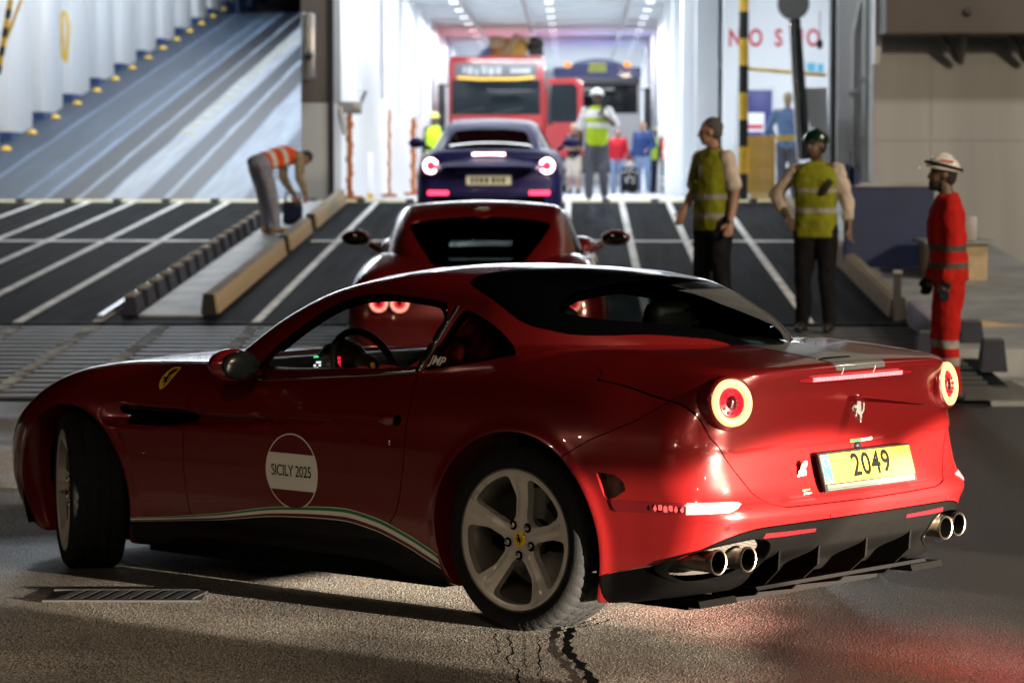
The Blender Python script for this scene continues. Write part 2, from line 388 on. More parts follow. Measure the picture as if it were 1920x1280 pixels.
M['kerb_purple'] = mat('kerb_lilac', (.32, .27, .34), rough=.7, noise=.2, nscale=4)
M['fender'] = mat('fender_rubber', (.014, .018, .035), rough=.7, noise=.3, nscale=6)
M['walk'] = mat('walkway_paint', (.34, .36, .37), rough=.55, noise=.35, nscale=1.6)
M['deck'] = striped_mat('deck_paint', (.40, .43, .47), [], .3, .4)
M['ramp'] = striped_mat('ramp_steel', (.015, .018, .024), [(-9, -7.6, (.030, .028, .028)), (-1.6, -.9, (.028, .036, .050)), (.2, .8, (.028, .036, .050)), (-2.6, -2.0, (.032, .038, .050))], .75, .7, .04)
M['ramp_bar'] = mat('ramp_bar_steel', (.085, .09, .092), rough=.5, metal=.1, noise=.5, nscale=2.5)
M['galv'] = mat('galvanised', (.38, .39, .40), rough=.35, metal=.8, noise=.15, nscale=5)
M['seal_black'] = mat('seal_rubber', (.008, .008, .008), rough=.6)
M['red_sign'] = mat('red_sign_paint', (.55, .02, .05), rough=.5)
M['cyan_sign'] = mat('cyan_sign_paint', (.10, .42, .62), rough=.5)
M['lamp_on'] = mat('tube_light', (.9, .9, .9), emit=(.92, .96, 1), estr=5)
M['dash'] = mat('faded_yellow', (.34, .33, .20), rough=.7, noise=.4, nscale=4)
M['orange_chain'] = mat('lashing_orange', (.42, .13, .025), rough=.7, noise=.35, nscale=14)

def plate(name, V, m, kind='structure', th=0):
    o = mesh_obj(name, V, [tuple(range(len(V)))], m); return tag(o, kind=kind)
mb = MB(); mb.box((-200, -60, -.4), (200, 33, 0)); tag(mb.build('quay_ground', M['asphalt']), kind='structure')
mb = MB(); mb.box((-400, 33, -3), (400, 600, -2.5)); tag(mb.build('water', mat('harbour_water', (.004, .006, .008), rough=.1, bump=.3, bscale=2)), kind='structure')

# --- linkspan: two sloped decks with a raised walkway between
def sloped(name, x0, x1, y0, y1, zoff, m, th=.25, kind='structure', parent=None):
    mb = MB(); mb.prism([(y0, ramp_z(y0)+zoff), (y1, ramp_z(y1)+zoff), (y1, ramp_z(y1)+zoff-th), (y0, ramp_z(y0)+zoff-th)], x0, x1, 'x')
    o = mb.build(name, m, parent)
    return tag(o, kind=kind) if parent is None else o
XI0, XI1, XK = -4.42, -3.62, 3.14
GR1 = 27.6
lks = sloped('linkspan_deck', -16, XK+.12, GR1, RAMP1-.35, 0, M['ramp'])
lip = sloped('ramp_lip', -16, 3.5, RAMP0, GR1-.004, -.030, M['ramp'], .05)
# cross bars of the lip, and the finer treads higher up
Y = RAMP0+.05; first = None
while Y < GR1-.05:
    if first is None:
        mb = MB(); mb.box((-16, 0, -.032), (3.35, .12, -.014)); first = mb.build('tread_bar', M['ramp_bar'], lip); o = first
    else: o = first.copy(); link(o, lip)
    o.location = (0, Y, ramp_z(Y)); o.rotation_euler = (math.atan(SL), 0, 0); Y += .30
mb = MB(); Y = GR1+.25
while Y < RAMP1-.6:
    mb.box((-16, Y, ramp_z(Y)-.004), (XK-.05, Y+.03, ramp_z(Y)+.006)); Y += .22
o = mb.build('tread_ribs', M['ramp'], lks); tag(o, kind='stuff')
def strip(name, x0, x1, y0, y1, m, parent=lks, zo=.011, xe=None, n=1):
    """painted line laid on the slope"""
    xa, xb_ = (xe if xe else (x0, x1)); V = [(x0, y0, ramp_z(y0)+zo), (x1, y0, ramp_z(y0)+zo), (xb_, y1, ramp_z(y1)+zo), (xa, y1, ramp_z(y1)+zo)]
    return mesh_obj(name, V, [(0, 1, 2, 3)], m, parent)
for x in (-15.1, -13.2, -11.2, -9.6, -8.3, -7.55, -6.85, -6.1, -5.38): strip('lane_line', x-.05, x+.05, GR1, RAMP1-.5, M['line'])
for x in (-3.08, -.12, .70, 1.42, 2.24): strip('lane_line', x-.045, x+.045, GR1, RAMP1-.5, M['line'])
strip('cross_line', -16, XI0-.15, 37.0, 37.28, M['line'], zo=.014); strip('cross_line', XI1+.2, XK-.1, 37.0, 37.25, M['line'], zo=.014)
for x in (-5.35, -4.62, -3.95, -3.08): strip('worn_line', x-.06, x+.06, RAMP0+.35, GR1-.1, M['line_worn'], lip, -.008)
strip('edge_line', XI0-.24, XI0-.14, GR1, RAMP1-.5, M['line'], zo=.016)
# hinge flap along the ship's sill
mb = MB(); mb.prism([(RAMP1-.35, ramp_z(RAMP1-.35)+.0), (RAMP1-.05, DECK+.015), (RAMP1-.05, DECK-.2), (RAMP1-.35, DECK-.25)], -16, 4.0, 'x'); hf = tag(mb.build('hinge_flap', M['cream']), kind='structure')
first = None
for k in range(26):
    x = -15.5+k*.76
    if first is None: mb = MB(); mb.box((-.06, RAMP1-.33, DECK-.02), (.06, RAMP1-.06, DECK+.03)); first = mb.build('hinge_knuckle', M['ramp_bar'], hf); o = first
    else: o = first.copy(); link(o, hf)
    o.location.x = x
# island walkway
mb = MB(); mb.prism([(GR1+.6, ramp_z(GR1+.6)+.02), (RAMP1-.36, ramp_z(RAMP1-.36)+.02), (RAMP1-.36, 1.2), (GR1+.6, .2)], XI0+.12, XI1-.06, 'x'); tag(mb.build('walkway', M['walk']), kind='structure')
sloped('side_walkway', XK+.13, 5.2, 25.2, RAMP1-.4, .05, M['walk'], .5)
def rot_x(o): o.rotation_euler = (math.atan(SL), 0, 0)
def ribbed_kerb(x, y0, y1, m, label, group, h=.20, w_=.15):
    t = thing('kerb_beam', label, 'kerb', (x, y0, ramp_z(y0)+.01), 0, group); t.rotation_euler = (math.atan(SL), 0, 0)
    L = y1-y0; mb = MB(); mb.prism([(-w_/2, 0), (w_/2, 0), (w_*.32, h), (-w_*.32, h)], 0, L, 'y'); mb.build('beam', M['kerb_dim'], t)
    n = int(L/.24); f = None
    for k in range(n):
        if f is None: mb = MB(); mb.prism([(w_/2-.002, .01), (w_/2+.028, .01), (w_*.32+.026, h-.012), (w_*.32-.004, h-.012)], 0, .15, 'y'); f = mb.build('rib', m, t); o = f
        else: o = f.copy(); link(o, t)
        o.location = (0, .06+k*.24, 0)
    if x > 0:
        for o in t.children:
            if o.name.startswith('rib'): o.scale.x = -1
    mb = MB(); mb.prism([(-w_/2-.004, -.004), (w_/2+.004, -.004), (w_*.32+.004, h+.006), (-w_*.32-.004, h+.006)], -.012, 0, 'y'); mb.build('end_plate', M['black_paint'], t)
    return t
gk = 'tan ribbed kerb beams along the ramp lanes'
ribbed_kerb(XI1, GR1+.7, 35.2, M['kerb'], 'longest tan ribbed kerb beam along the island walkway, nearest the camera', gk)
ribbed_kerb(XI1, 35.6, 38.5, M['kerb'], 'short tan ribbed kerb beam in the middle of the island row, beside the bending worker', gk)
ribbed_kerb(XI1, 39.2, 44.4, M['kerb'], 'pale tan kerb beam at the ship end of the island, near the beige pillar', gk)
ribbed_kerb(XK, GR1+.4, 44.2, M['kerb'], 'long tan ribbed kerb beam on the right edge of the ramp behind the green helmeted man', gk)
t = thing('kerb_beam', 'short lilac grey kerb block at the foot of the right kerb', 'kerb', (XK+.08, 25.3, ramp_z(25.3)+.01)); t.rotation_euler = (math.atan(SL), 0, 0)
mb = MB(); mb.box((-.07, 0, 0), (.07, 2.2, .24), bev=.02); mb.build('beam', M['kerb_purple'], t); mb = MB(); mb.box((-.075, -.015, 0), (.075, .0, .235)); mb.build('end_plate', M['black_paint'], t)
# dark rubber fender blocks on the other side of the island
f = None
for k in range(16):
    y = GR1+.75+k*.80
    if f is None:
        f = thing('fender_block', 'dark blue tapered rubber fender block in the row along the island walkway', 'fender', (0, 0, 0), 0, 'fender blocks along the island')
        mb = MB(); mb.add([(-.085, 0, 0), (.085, 0, 0), (.085, .58, 0), (-.085, .58, 0), (-.05, .09, .17), (.05, .09, .17), (.05, .49, .17), (-.05, .49, .17)], [(0, 3, 2, 1), (4, 5, 6, 7), (0, 1, 5, 4), (1, 2, 6, 5), (2, 3, 7, 6), (3, 0, 4, 7)]); mb.build('block', M['fender'], f)
        mb = MB(); mb.box((-.052, .06, .17), (.052, .52, .185)); mb.build('cap', M['kerb_dim'], f); o = f
    else: o = dup(f, None, 'dark blue rubber fender block, %s from the near end of the island row' % ORD[k])
    o.location = (XI0, y, ramp_z(y)); o.rotation_euler = (math.atan(SL), 0, 0)
f['label'] = 'dark rubber fender block at the near end of the row along the island walkway'
mb = MB(); mb.box((-.03, 0, .0), (.03, 16.6, .05)); o = tag(mb.build('edge_rail', M['galv']), 'thin pale steel rail running beside the dark fender blocks', 'rail'); o.location = (XI0-.19, GR1+.2, ramp_z(GR1+.2)+.01); rot_x(o)

# --- ship: floor, walls, pillars
mb = MB(); mb.box((-4.3, RAMP1-.045, DECK-.6), (6.5, 115, DECK)); tag(mb.build('deck_floor', M['deck']), kind='structure')
RUP = .1376
def up_z(Y): return DECK+RUP*(Y-RAMP1)
blue_tracks = [(-8.75, -8.38, (.16, .24, .36)), (-8.30, -7.85, (.05, .065, .10)), (-7.82, -7.78, (.42, .46, .5)), (-7.78, -7.40, (.065, .075, .105)), (-7.38, -6.90, (.40, .45, .52)), (-6.86, -6.50, (.04, .075, .14)), (-6.48, -6.42, (.4, .45, .5)), (-6.40, -6.0, (.055, .075, .12)), (-5.98, -5.25, (.34, .42, .53)), (-5.2, -4.9, (.05, .12, .24)), (-10.9, -9.6, (.05, .11, .22)), (-9.55, -8.8, (.11, .18, .28))]
blue_tracks = [(a, b, tuple(x*(.62 if sum(col) > .8 else .24) for x in col)) for a, b, col in blue_tracks]
up_m = striped_mat('upper_ramp_paint', (.13, .19, .28), blue_tracks, .28, .5, .12)
mb = MB(); mb.prism([(RAMP1-.045, DECK), (82, up_z(82)), (120, up_z(82)), (120, up_z(82)-.4), (82, up_z(82)-.4), (RAMP1-.045, DECK-.4)], -11.2, -4.28, 'x'); tag(mb.build('upper_ramp', up_m), kind='structure')
upo = bpy.data.objects['upper_ramp']
f = None
for k in range(17):
    y = 53.6+k*1.25
    if f is None: mb = MB(); mb.box((-.13, 0, 0), (.13, .34, .006)); f = mb.build('yellow_dash', M['dash'], upo); o = f
    else: o = f.copy(); link(o, upo)
    o.location = (-7.25, y, up_z(y)+.004); o.rotation_euler = (math.atan(RUP), 0, 0)
# left wall of the upper ramp with deep frames
mb = MB(); mb.box((-11.3, RAMP1, 0), (-11.0, 120, 14)); lw = tag(mb.build('wall_upper_ramp', M['ship_white']), kind='structure')
f = None
for k in range(20):
    y = 46.2+k*3.25
    if f is None:
        f = mesh = None; mb = MB(); mb.box((-11.0, 0, 0), (-10.35, 2.1, 9), bev=.04); f = mb.build('frame_web', M['ship_white'], lw, 40); o = f
        mb = MB(); mb.box((-11.0, -.004, -.6), (-10.346, 2.104, .15)); f2 = mb.build('blue_skirting', M['ship_blue'], lw); o2 = f2
        mb = MB(); mb.tube([(-10.8, 2.6, .2), (-10.8, 2.6, 8)], .09, 10); f3 = mb.build('riser_pipe', M['ship_white'], lw, 60); o3 = f3
    else:
        o = f.copy(); link(o, lw); o2 = f2.copy(); link(o2, lw); o3 = f3.copy(); link(o3, lw)
    for q in (o, o2, o3): q.location = (0, y, up_z(y))
f = None
for k in range(14):
    y = 51.2+k*2.45
    if f is None:
        mb = MB(); mb.lathe([(.10, 0), (.09, .04), (.055, .07), (.001, .08)], 12); f = mb.build('lashing_pot', M['yellow_paint'], upo, 60); o = f
    else: o = f.copy(); link(o, upo)
    o.location = (-10.15, y, up_z(y))
# beige and brown pillar between ramp and hall
pl = thing('ship_pillar', 'broad ship pillar, beige below and brown above, between blue ramp and bright hall', 'pillar', (-4.04, RAMP1+.3, DECK))
mb = MB(); mb.box((-.25, -.3, 0), (.25, 1.2, 1.52)); mb.build('lower_panel', M['ship_beige'], pl)
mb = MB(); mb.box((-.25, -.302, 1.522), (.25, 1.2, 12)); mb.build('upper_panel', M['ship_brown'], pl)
mb = MB(); mb.box((.19, -.36, .05), (.262, -.303, 12)); mb.build('rubber_seal', M['seal_black'], pl)
fb = thing('wall_fitting', 'pale rounded metal fitting with black knob on the upper left edge of the pillar', 'fitting', (-4.24, RAMP1-.15, 3.3))
mb = MB(); mb.box((-.03, -.12, 0), (.20, .02, 1.05), bev=.06); mb.build('casing', M['galv'], fb, 40); mb = MB(); mb.ball((.10, -.16, .38), .07, 14, 8); mb.build('knob', M['black_paint'], fb, 60)
# hall walls
mb = MB(); mb.box((-4.28, RAMP1+1.5, DECK), (-3.8, 115, 12)); hl = tag(mb.build('wall_left', M['ship_white']), kind='structure')
mb = MB(); mb.box((2.36, 57, DECK), (2.8, 115, 9)); hr = tag(mb.build('wall_right', M['ship_white']), kind='structure')
f = None
for y in (57.5, 63, 68.5, 74, 80, 86, 92):
    if f is None: mb = MB(); mb.box((2.10, 0, DECK), (2.358, .5, 6.24), bev=.02); f = mb.build('frame_web', M['ship_white'], hr, 40); o = f
    else: o = f.copy(); link(o, hr)
    o.location.y = y
f = None
for y in (50, 56, 62, 68, 74, 80, 86, 92):
    if f is None: mb = MB(); mb.box((-3.798, 0, DECK+1.9), (-3.72, .12, 6.24)); f = mb.build('stiffener', M['ship_white'], hl); o = f
    else: o = f.copy(); link(o, hl)
    o.location.y = y
mb = MB(); mb.box((-4.2, 112, DECK), (2.8, 112.4, 9)); tag(mb.build('wall_end', M['ship_white']), kind='structure')
mb = MB(); mb.box((-4.2, RAMP1+.2, 6.25), (6.5, 115, 6.6)); ce = tag(mb.build('ceiling', M['ship_white']), kind='structure')
f = None
for k in range(19):
    y = 54+k*3.1
    if f is None: mb = MB(); mb.box((-3.79, 0, 5.88), (2.35, .22, 6.246)); f = mb.build('ceiling_beam', M['ship_white'], ce); o = f
    else: o = f.copy(); link(o, ce)
    o.location.y = y
for x in (-2.6, -1.2, 1.2):
    mb = MB(); mb.tube([(x, 54, 5.83), (x, 111, 5.83)], .05, 8); mb.build('ceiling_pipe', M['galv'], ce, 60)
# side room with the white bulkhead
mb = MB(); mb.box((2.82, 55.5, DECK), (6.5, 55.9, 8)); bk = tag(mb.build('bulkhead', M['ship_white']), kind='structure')
mb = MB(); mb.box((6.1, 45.5, DECK), (6.5, 55.5, 8)); tag(mb.build('wall_side', M['ship_white']), kind='structure')
for ch, px_ in (('N', 1378), ('O', 1417), ('S', 1460), ('M', 1494), ('O', 1525)):
    Vt, Ft = text_mesh(ch, .46, 1, bold=.012); q = at(px_, 73, 55.49)
    mesh_obj('warning_letter', [(q.x+v[0]*.72, 55.494, q.z+v[1]) for v in Vt], Ft, M['red_sign'], bk)
dr = thing('blue_door', 'dark blue steel door in the white bulkhead behind the striped pole', 'door', (at(1418, 300, 55.4).x, 55.45, DECK))
mb = MB(); mb.box((-.30, -.03, .12), (.30, .04, 2.05), bev=.012); mb.build('door_leaf', M['door_blue'], dr, 40)
mb = MB(); mb.box((-.36, -.02, .06), (-.302, .04, 2.11)); mb.box((.302, -.02, .06), (.36, .04, 2.11)); mb.box((-.30, -.02, 2.052), (.30, .04, 2.11)); mb.build('door_frame', M['ship_white'], dr)
mb = MB(); mb.tube([(.20, -.06, 1.02), (.20, -.06, 1.14)], .015, 8); mb.build('handle', M['galv'], dr, 60)
q = at(1413, 228, 54.6); hb = thing('hose_box', 'small white box with a red band in front of the blue door', 'box', (q.x, q.y, q.z-.2))
mb = MB(); mb.box((-.16, -.08, 0), (.2, .1, .36), bev=.02); mb.build('case', M['ship_white'], hb, 40); mb = MB(); mb.box((-.13, -.084, .06), (.17, -.079, .14)); mb.build('red_band', M['red_sign'], hb)
mb = MB(); mb.box((-.16, -.07, -1.05), (-.12, .06, 0)); mb.box((.16, -.07, -1.05), (.2, .06, 0)); mb.build('stand', M['galv'], hb)
q = at(1512, 128, 55.4); cs = thing('wall_sign', 'pale blue plate sign on the white bulkhead under the red letters', 'sign', (q.x, 55.48, q.z))
mb = MB(); mb.prism([(-.30, .10), (-.02, .10), (-.10, -.10), (-.22, -.10)], -.012, 0, 'y'); mb.box((.02, -.012, -.10), (.18, 0, .10)); mb.box((.22, -.012, -.10), (.33, 0, .08)); mb.build('plate', M['cyan_sign'], cs)
# ceiling lamps of hall, side room and ramp
LAMP = None
def tube_lamp(x, y, z, ry, label, grp, ln=1.2):
    global LAMP
    if LAMP is None:
        LAMP = thing('ceiling_lamp', label, 'lamp', (x, y, z), ry, grp)
        mb = MB(); mb.box((-.11, -.6, -.0), (.11, .6, .07), bev=.02); mb.build('housing', M['galv'], LAMP, 40)
        mb = MB(); mb.tube([(-.05, -.57, -.022), (-.05, .57, -.022)], .02, 8); mb.build('tube', M['lamp_on'], LAMP, 60); mb = MB(); mb.tube([(.05, -.57, -.022), (.05, .57, -.022)], .02, 8); mb.build('tube', M['lamp_on'], LAMP, 60); return LAMP
    o = dup(LAMP, grp, label); o.location = (x, y, z); o.rotation_euler = (0, 0, ry); return o
for k in range(16):
    for x, s in ((-2.9, 'left'), (-.65, 'middle'), (1.75, 'right')):
        tube_lamp(x, 55.6+k*3.1, 6.0, 0, 'twin tube lamp, %s from the mouth in the %s row under the hall ceiling' % (ORD[k], s), 'tube lamps under the hall ceiling')
# right side of the opening
fr = thing('opening_frame', 'grey stern frame with black rubber edge right of the bright opening', 'frame', (4.05, RAMP1, 0))
mb = MB(); mb.box((-.10, -.06, DECK-.1), (-.02, .3, 12)); mb.build('rubber_seal', M['seal_black'], fr)
mb = MB(); mb.box((-.018, -.3, -.5), (1.1, .6, 12)); mb.build('column', M['ship_beige'], fr)
for x, z0, z1, r_ in ((.22, .7, 4.0, .035), (.40, .9, 5.3, .05), (.56, .6, 6.5, .04)):
    mb = MB(); mb.tube([(x, -.36, z0), (x, -.36, z1), (x+.10, -.34, z1+.5)], r_, 8); mb.build('pipe', M['ship_beige'], fr, 60)
    for z in (z0+.6, z0+1.5, z0+2.4):
        mb = MB(); mb.box((x-.07, -.42, z), (x+.07, -.30, z+.05)); mb.build('pipe_clamp', M['ship_beige'], fr)
mb = MB(); mb.box((.45, -.6, 4.2), (.52, -.3, 5.6)); mb.box((.55, -.55, 3.7), (.59, -.3, 5.0)); mb.build('guide_rail', M['galv'], fr)
# sloped hinge arm plate
q0, q1, q2, q3 = at(1500, 165, 44.4), at(1550, 165, 44.4), at(1556, 335, 44.4), at(1545, 335, 44.4)
mb = MB(); mb.prism([(q0.x, q0.z), (q1.x, q1.z), (q2.x, q2.z), (q3.x, q3.z)], 44.35, 44.5, 'y'); tag(mb.build('hinge_arm', M['ship_beige']), 'grey tapering hinge arm plate beside the black rubber edge of the opening', 'hinge arm')
# quayside hull wall on the right
mb = MB(); mb.box((4.10, 40, -2.4), (16, 40.6, 12)); rw = tag(mb.build('hull_wall', M['ship_beige']), kind='structure')
for k in range(6):
    mb = MB(); mb.box((4.10, 39.985, .4+k*1.9), (16, 39.999, .43+k*1.9)); mb.build('weld_seam', M['ship_beige'], rw)
    mb = MB(); mb.box((4.9+k*2.3, 39.988, -2), (4.925+k*2.3, 39.999, 12)); mb.build('weld_seam', M['ship_beige'], rw)
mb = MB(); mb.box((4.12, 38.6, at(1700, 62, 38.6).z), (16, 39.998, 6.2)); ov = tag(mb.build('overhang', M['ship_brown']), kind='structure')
for px_ in (1785, 1912):
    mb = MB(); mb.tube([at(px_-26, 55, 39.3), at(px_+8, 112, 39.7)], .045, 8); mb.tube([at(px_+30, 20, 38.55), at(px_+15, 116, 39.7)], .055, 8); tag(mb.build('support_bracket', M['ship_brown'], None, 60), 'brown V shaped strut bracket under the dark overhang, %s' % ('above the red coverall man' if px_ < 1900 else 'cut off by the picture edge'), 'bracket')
q = at(1645, 60, 39.8); mb = MB(); mb.prism([(q.x-.06, q.z+.5), (q.x+.10, q.z+.5), (q.x+.0, q.z-.45), (q.x-.06, q.z-.45)], 39.5, 39.9, 'y'); tag(mb.build('light_bracket', M['ship_white']), 'pale steel bracket plate at the top corner of the grey hull wall', 'bracket')
# blue side panel
bp = thing('ramp_panel', 'dark navy steel side panel with pale top rim right of the ramp', 'panel', (0, 0, 0))
zb = ramp_z(33)+.05; qa = at(1598, 350, 33); qb = at(1590, 495, 33); qc = at(1752, 350, 33)
mb = MB(); mb.prism([(qa.x, qa.z), (qc.x, qc.z), (qc.x, zb-.05), (qb.x, zb-.05)], 33, 33.5, 'y'); mb.build('face', M['panel_blue'], bp)
mb = MB(); mb.box((qa.x-.01, 32.97, qa.z), (qc.x+.01, 33.53, qa.z+.045)); mb.build('rim', M['walk'], bp)
mb = MB(); mb.tube([(qa.x-.07, 32.95, zb), (qa.x-.05, 32.95, qa.z+.25)], .035, 8); mb.tube([(qa.x+.02, 32.9, qa.z+.02), (qa.x+.02, 32.9, qa.z+.22)], .05, 8); mb.build('post', M['panel_blue'], bp, 60)
def bollard(px_, py_, d, wd, ht, m, label):
    q = at(px_, py_, d); mb = MB(); t = thing('stop_block', label, 'block', (q.x, d, ramp_z(d) if d > 22.5 else 0))
    mb.add([(-wd/2, 0, 0), (wd/2, 0, 0), (wd/2, .3, 0), (-wd/2, .3, 0), (-wd*.38, .04, ht), (wd*.38, .04, ht), (wd*.38, .24, ht), (-wd*.38, .24, ht)], [(0, 3, 2, 1), (4, 5, 6, 7), (0, 1, 5, 4), (1, 2, 6, 5), (2, 3, 7, 6), (3, 0, 4, 7)]); mb.build('block', m, t)
    mb = MB(); mb.box((-wd*.36, .05, ht), (wd*.36, .23, ht+.015)); mb.build('cap', M['ramp_bar'], t)
bollard(1746, 690, 24.2, .26, .30, M['fender'], 'black stop block at the ramp foot just left of the red coverall man')
bollard(1824, 650, 25.6, .22, .24, M['fender'], 'smaller black stop block behind the red coverall man by the wall')
bollard(1865, 690, 24.0, .22, .26, M['fender'], 'black stop block at the right end of the ramp lip')
q = at(1682, 590, 27.9); t = thing('guard_post', 'slim dark upright post with pale cap at the end of the right kerb', 'post', (q.x, 27.9, ramp_z(27.9)))
mb = MB(); mb.box((-.035, -.035, 0), (.035, .035, .46)); mb.build('shaft', M['black_paint'], t); mb = MB(); mb.box((-.042, -.042, .46), (.042, .042, .49)); mb.build('cap', M['galv'], t)
mb = MB(); q = at(1830, 590, 31.5); mb.box((q.x-.5, 31.5, .5), (q.x+.12, 32.6, 1.05), bev=.01); t = tag(mb.build('tan_box', M['kerb'], None), 'tan box with pale lid against the hull wall behind the red coverall man', 'box')
mb = MB(); mb.box((q.x-.56, 31.4, 1.052), (q.x+.2, 32.7, 1.09)); mb.build('lid', M['walk'], t)
q = at(1885, 640, 27.5); mb = MB(); mb.prism([(q.x-.35, 0), (q.x+.8, 0), (q.x+.8, .1), (q.x+.1, .38), (q.x-.3, .42)], 27, 28.6, 'y'); tag(mb.build('rope_heap', M['kerb']), 'low brown covered heap on the quay at the far right', 'heap')
# lip plate at the right end, steps
mb = MB(); mb.box((3.2, 22.2, 0), (6, 25.1, .035)); sp_ = tag(mb.build('landing_plate', M['walk']), kind='structure')
f = None
for k in range(7):
    if f is None: mb = MB(); mb.box((2.72, 0, .036), (3.62, .10, .075)); f = mb.build('tread', M['ramp_bar'], sp_); o = f
    else: o = f.copy(); link(o, sp_)
    o.location = (.0, 22.3+k*.26, 0)
# striped pole, swing bar, yellow gate
pole = thing('striped_pole', 'tall black and yellow striped pole at the right of the hall entrance', 'pole', (at(1394, 200, RAMP1+.2).x, RAMP1+.2, DECK))
fs = {}
for k in range(14):
    key = k % 2
    if key not in fs: mb = MB(); mb.tube([(0, 0, 0), (0, 0, .42)], .075, 14); fs[key] = mb.build('black_band' if key == 0 else 'yellow_band', M['black_paint' if key == 0 else 'yellow_paint'], pole, 60); o = fs[key]
    else: o = fs[key].copy(); link(o, pole)
    o.location = (0, 0, k*.42)
q0, q1 = at(1403, 129, RAMP1+.2), at(1549, 141, RAMP1+.2); mb = MB(); mb.tube([q0, q1], .03, 8); tag(mb.build('swing_bar', M['yellow_paint']), 'thin yellow bar running from the striped pole to the right frame', 'bar')
q0 = at(1403, 255, RAMP1+.1); q1 = at(1453, 360, RAMP1+.1)
g = thing('folding_gate', 'yellow folded safety gate with close upright bars right of the striped pole', 'gate', (q0.x, RAMP1+.1, DECK))
W_, H_ = q1.x-q0.x, q0.z-DECK
mb = MB(); mb.box((0, -.02, .12), (.035, .02, H_)); mb.box((W_-.035, -.02, .12), (W_, .02, H_)); mb.box((.036, -.02, H_-.05), (W_-.036, .02, H_)); mb.box((.036, -.02, H_*.55), (W_-.036, .02, H_*.55+.04)); mb.build('gate_frame', M['yellow_paint'], g)
f = None
for k in range(13):
    if f is None: mb = MB(); mb.tube([(0, -.03, 0), (0, -.03, H_-.02)], .0125, 6); f = mb.build('upright_bar', M['yellow_paint'], g); o = f
    else: o = f.copy(); link(o, g)
    o.location = (.04+k*(W_-.08)/12, 0, 0)
q0, q1 = at(1455, 259, RAMP1+.3), at(1498, 259, RAMP1+.3); mb = MB(); mb.box((q0.x, RAMP1+.28, q0.z-.04), (q1.x, RAMP1+.34, q0.z+.04)); tag(mb.build('barrier_rail', M['yellow_paint']), 'short yellow rail in front of the person in blue denim', 'rail')
# hydraulic ram
q0, q1 = at(1490, 15, 44.0), at(1512, 300, 44.0)
hy = thing('hydraulic_ram', 'slanting steel hydraulic ram with round grey pivot disc in front of the white bulkhead', 'hydraulic ram', (0, 0, 0))
mid = q0.lerp(q1, .0); mb = MB(); mb.tube([q0, q1], .075, 16); mb.build('cylinder', mat('ram_steel', (.10, .11, .12), rough=.22, metal=.8), hy, 60)
a0, a1 = at(1483, 12, 43.9), at(1500, 300, 43.9); mb = MB(); mb.tube([a0, a1], .05, 12); mb.build('piston_rod', M['chrome'], hy, 60)
mb = MB(); mb.lathe([(.001, 0), (.235, 0), (.245, .03), (.235, .10), (.001, .10)], 36, Matrix.Translation(at(1487, 8, 43.85)) @ Matrix.Rotation(math.pi/2, 4, 'X')); mb.build('pivot_disc', mat('disc_grey', (.13, .13, .125), rough=.5), hy, 40)
q = at(1537, 83, 43.5); mb = MB(); mb.tube([(q.x, 43.5, q.z+.5), (q.x, 43.5, q.z+.08)], .006, 6); mb.ball((q.x, 43.5, q.z), (.05, .05, .08), 10, 8); tag(mb.build('pendant_switch', M['black_paint']), 'small black pendant switch hanging on a cable before the red letters', 'switch')
# lashing stands along the left hall wall
def stand(px_, ytop, ybase, d, wd, label):
    q = at(px_, ybase, d); ht = at(px_, ytop, d).z-DECK; t = thing('lashing_stand', label, 'stand', (q.x, d, DECK), 0, 'lashing stands along the left hall wall')
    mb = MB(); mb.box((-wd*1.8, -wd*1.4, 0), (wd*1.8, wd*1.4, .07), bev=.02); mb.build('foot', M['orange_chain'], t, 40)
    mb = MB(); mb.tube([(0, 0, .05), (0, 0, ht)], wd*.35, 8)
    for k in range(int(ht/.11)):
        a = k*1.9; mb.ball((math.cos(a)*wd*.16, math.sin(a)*wd*.16, .10+k*.11), (wd*.42, wd*.42, .075), 8, 6)
    mb.build('chain_bundle', M['orange_chain'], t, 60)
    return t, ht
t, ht = stand(656, 200, 370, 46.0, .12, 'thick orange chain stand with a grey clamp on top, nearest the pillar')
mb = MB(); mb.box((-.20, -.06, ht-.12), (.20, .06, ht+.08), Matrix.Rotation(R(0), 4, 'Y'), bev=.02); mb.tube([(-.16, -.05, ht), (-.06, -.05, ht-.45)], .05, 8); mb.tube([(.16, 0, ht), (.26, 0, ht+.25)], .03, 8); mb.build('clamp', M['galv'], t, 50)
stand(730, 207, 360, 56, .08, 'thin orange chain stand in the middle of the left hall wall'); stand(775, 222, 355, 64, .15, 'farthest orange chain stand, beside the blue car')
q = at(694, 360, 50); mb = MB(); mb.box((q.x-.05, 50, DECK), (q.x+.05, 50.1, DECK+.80), bev=.01); t = tag(mb.build('marker_post', M['ship_white']), 'short white marker post with a yellow foot along the left hall wall', 'post')
mb = MB(); mb.box((q.x-.055, 49.995, DECK), (q.x+.055, 50.105, DECK+.09)); mb.build('foot', M['yellow_paint'], t)
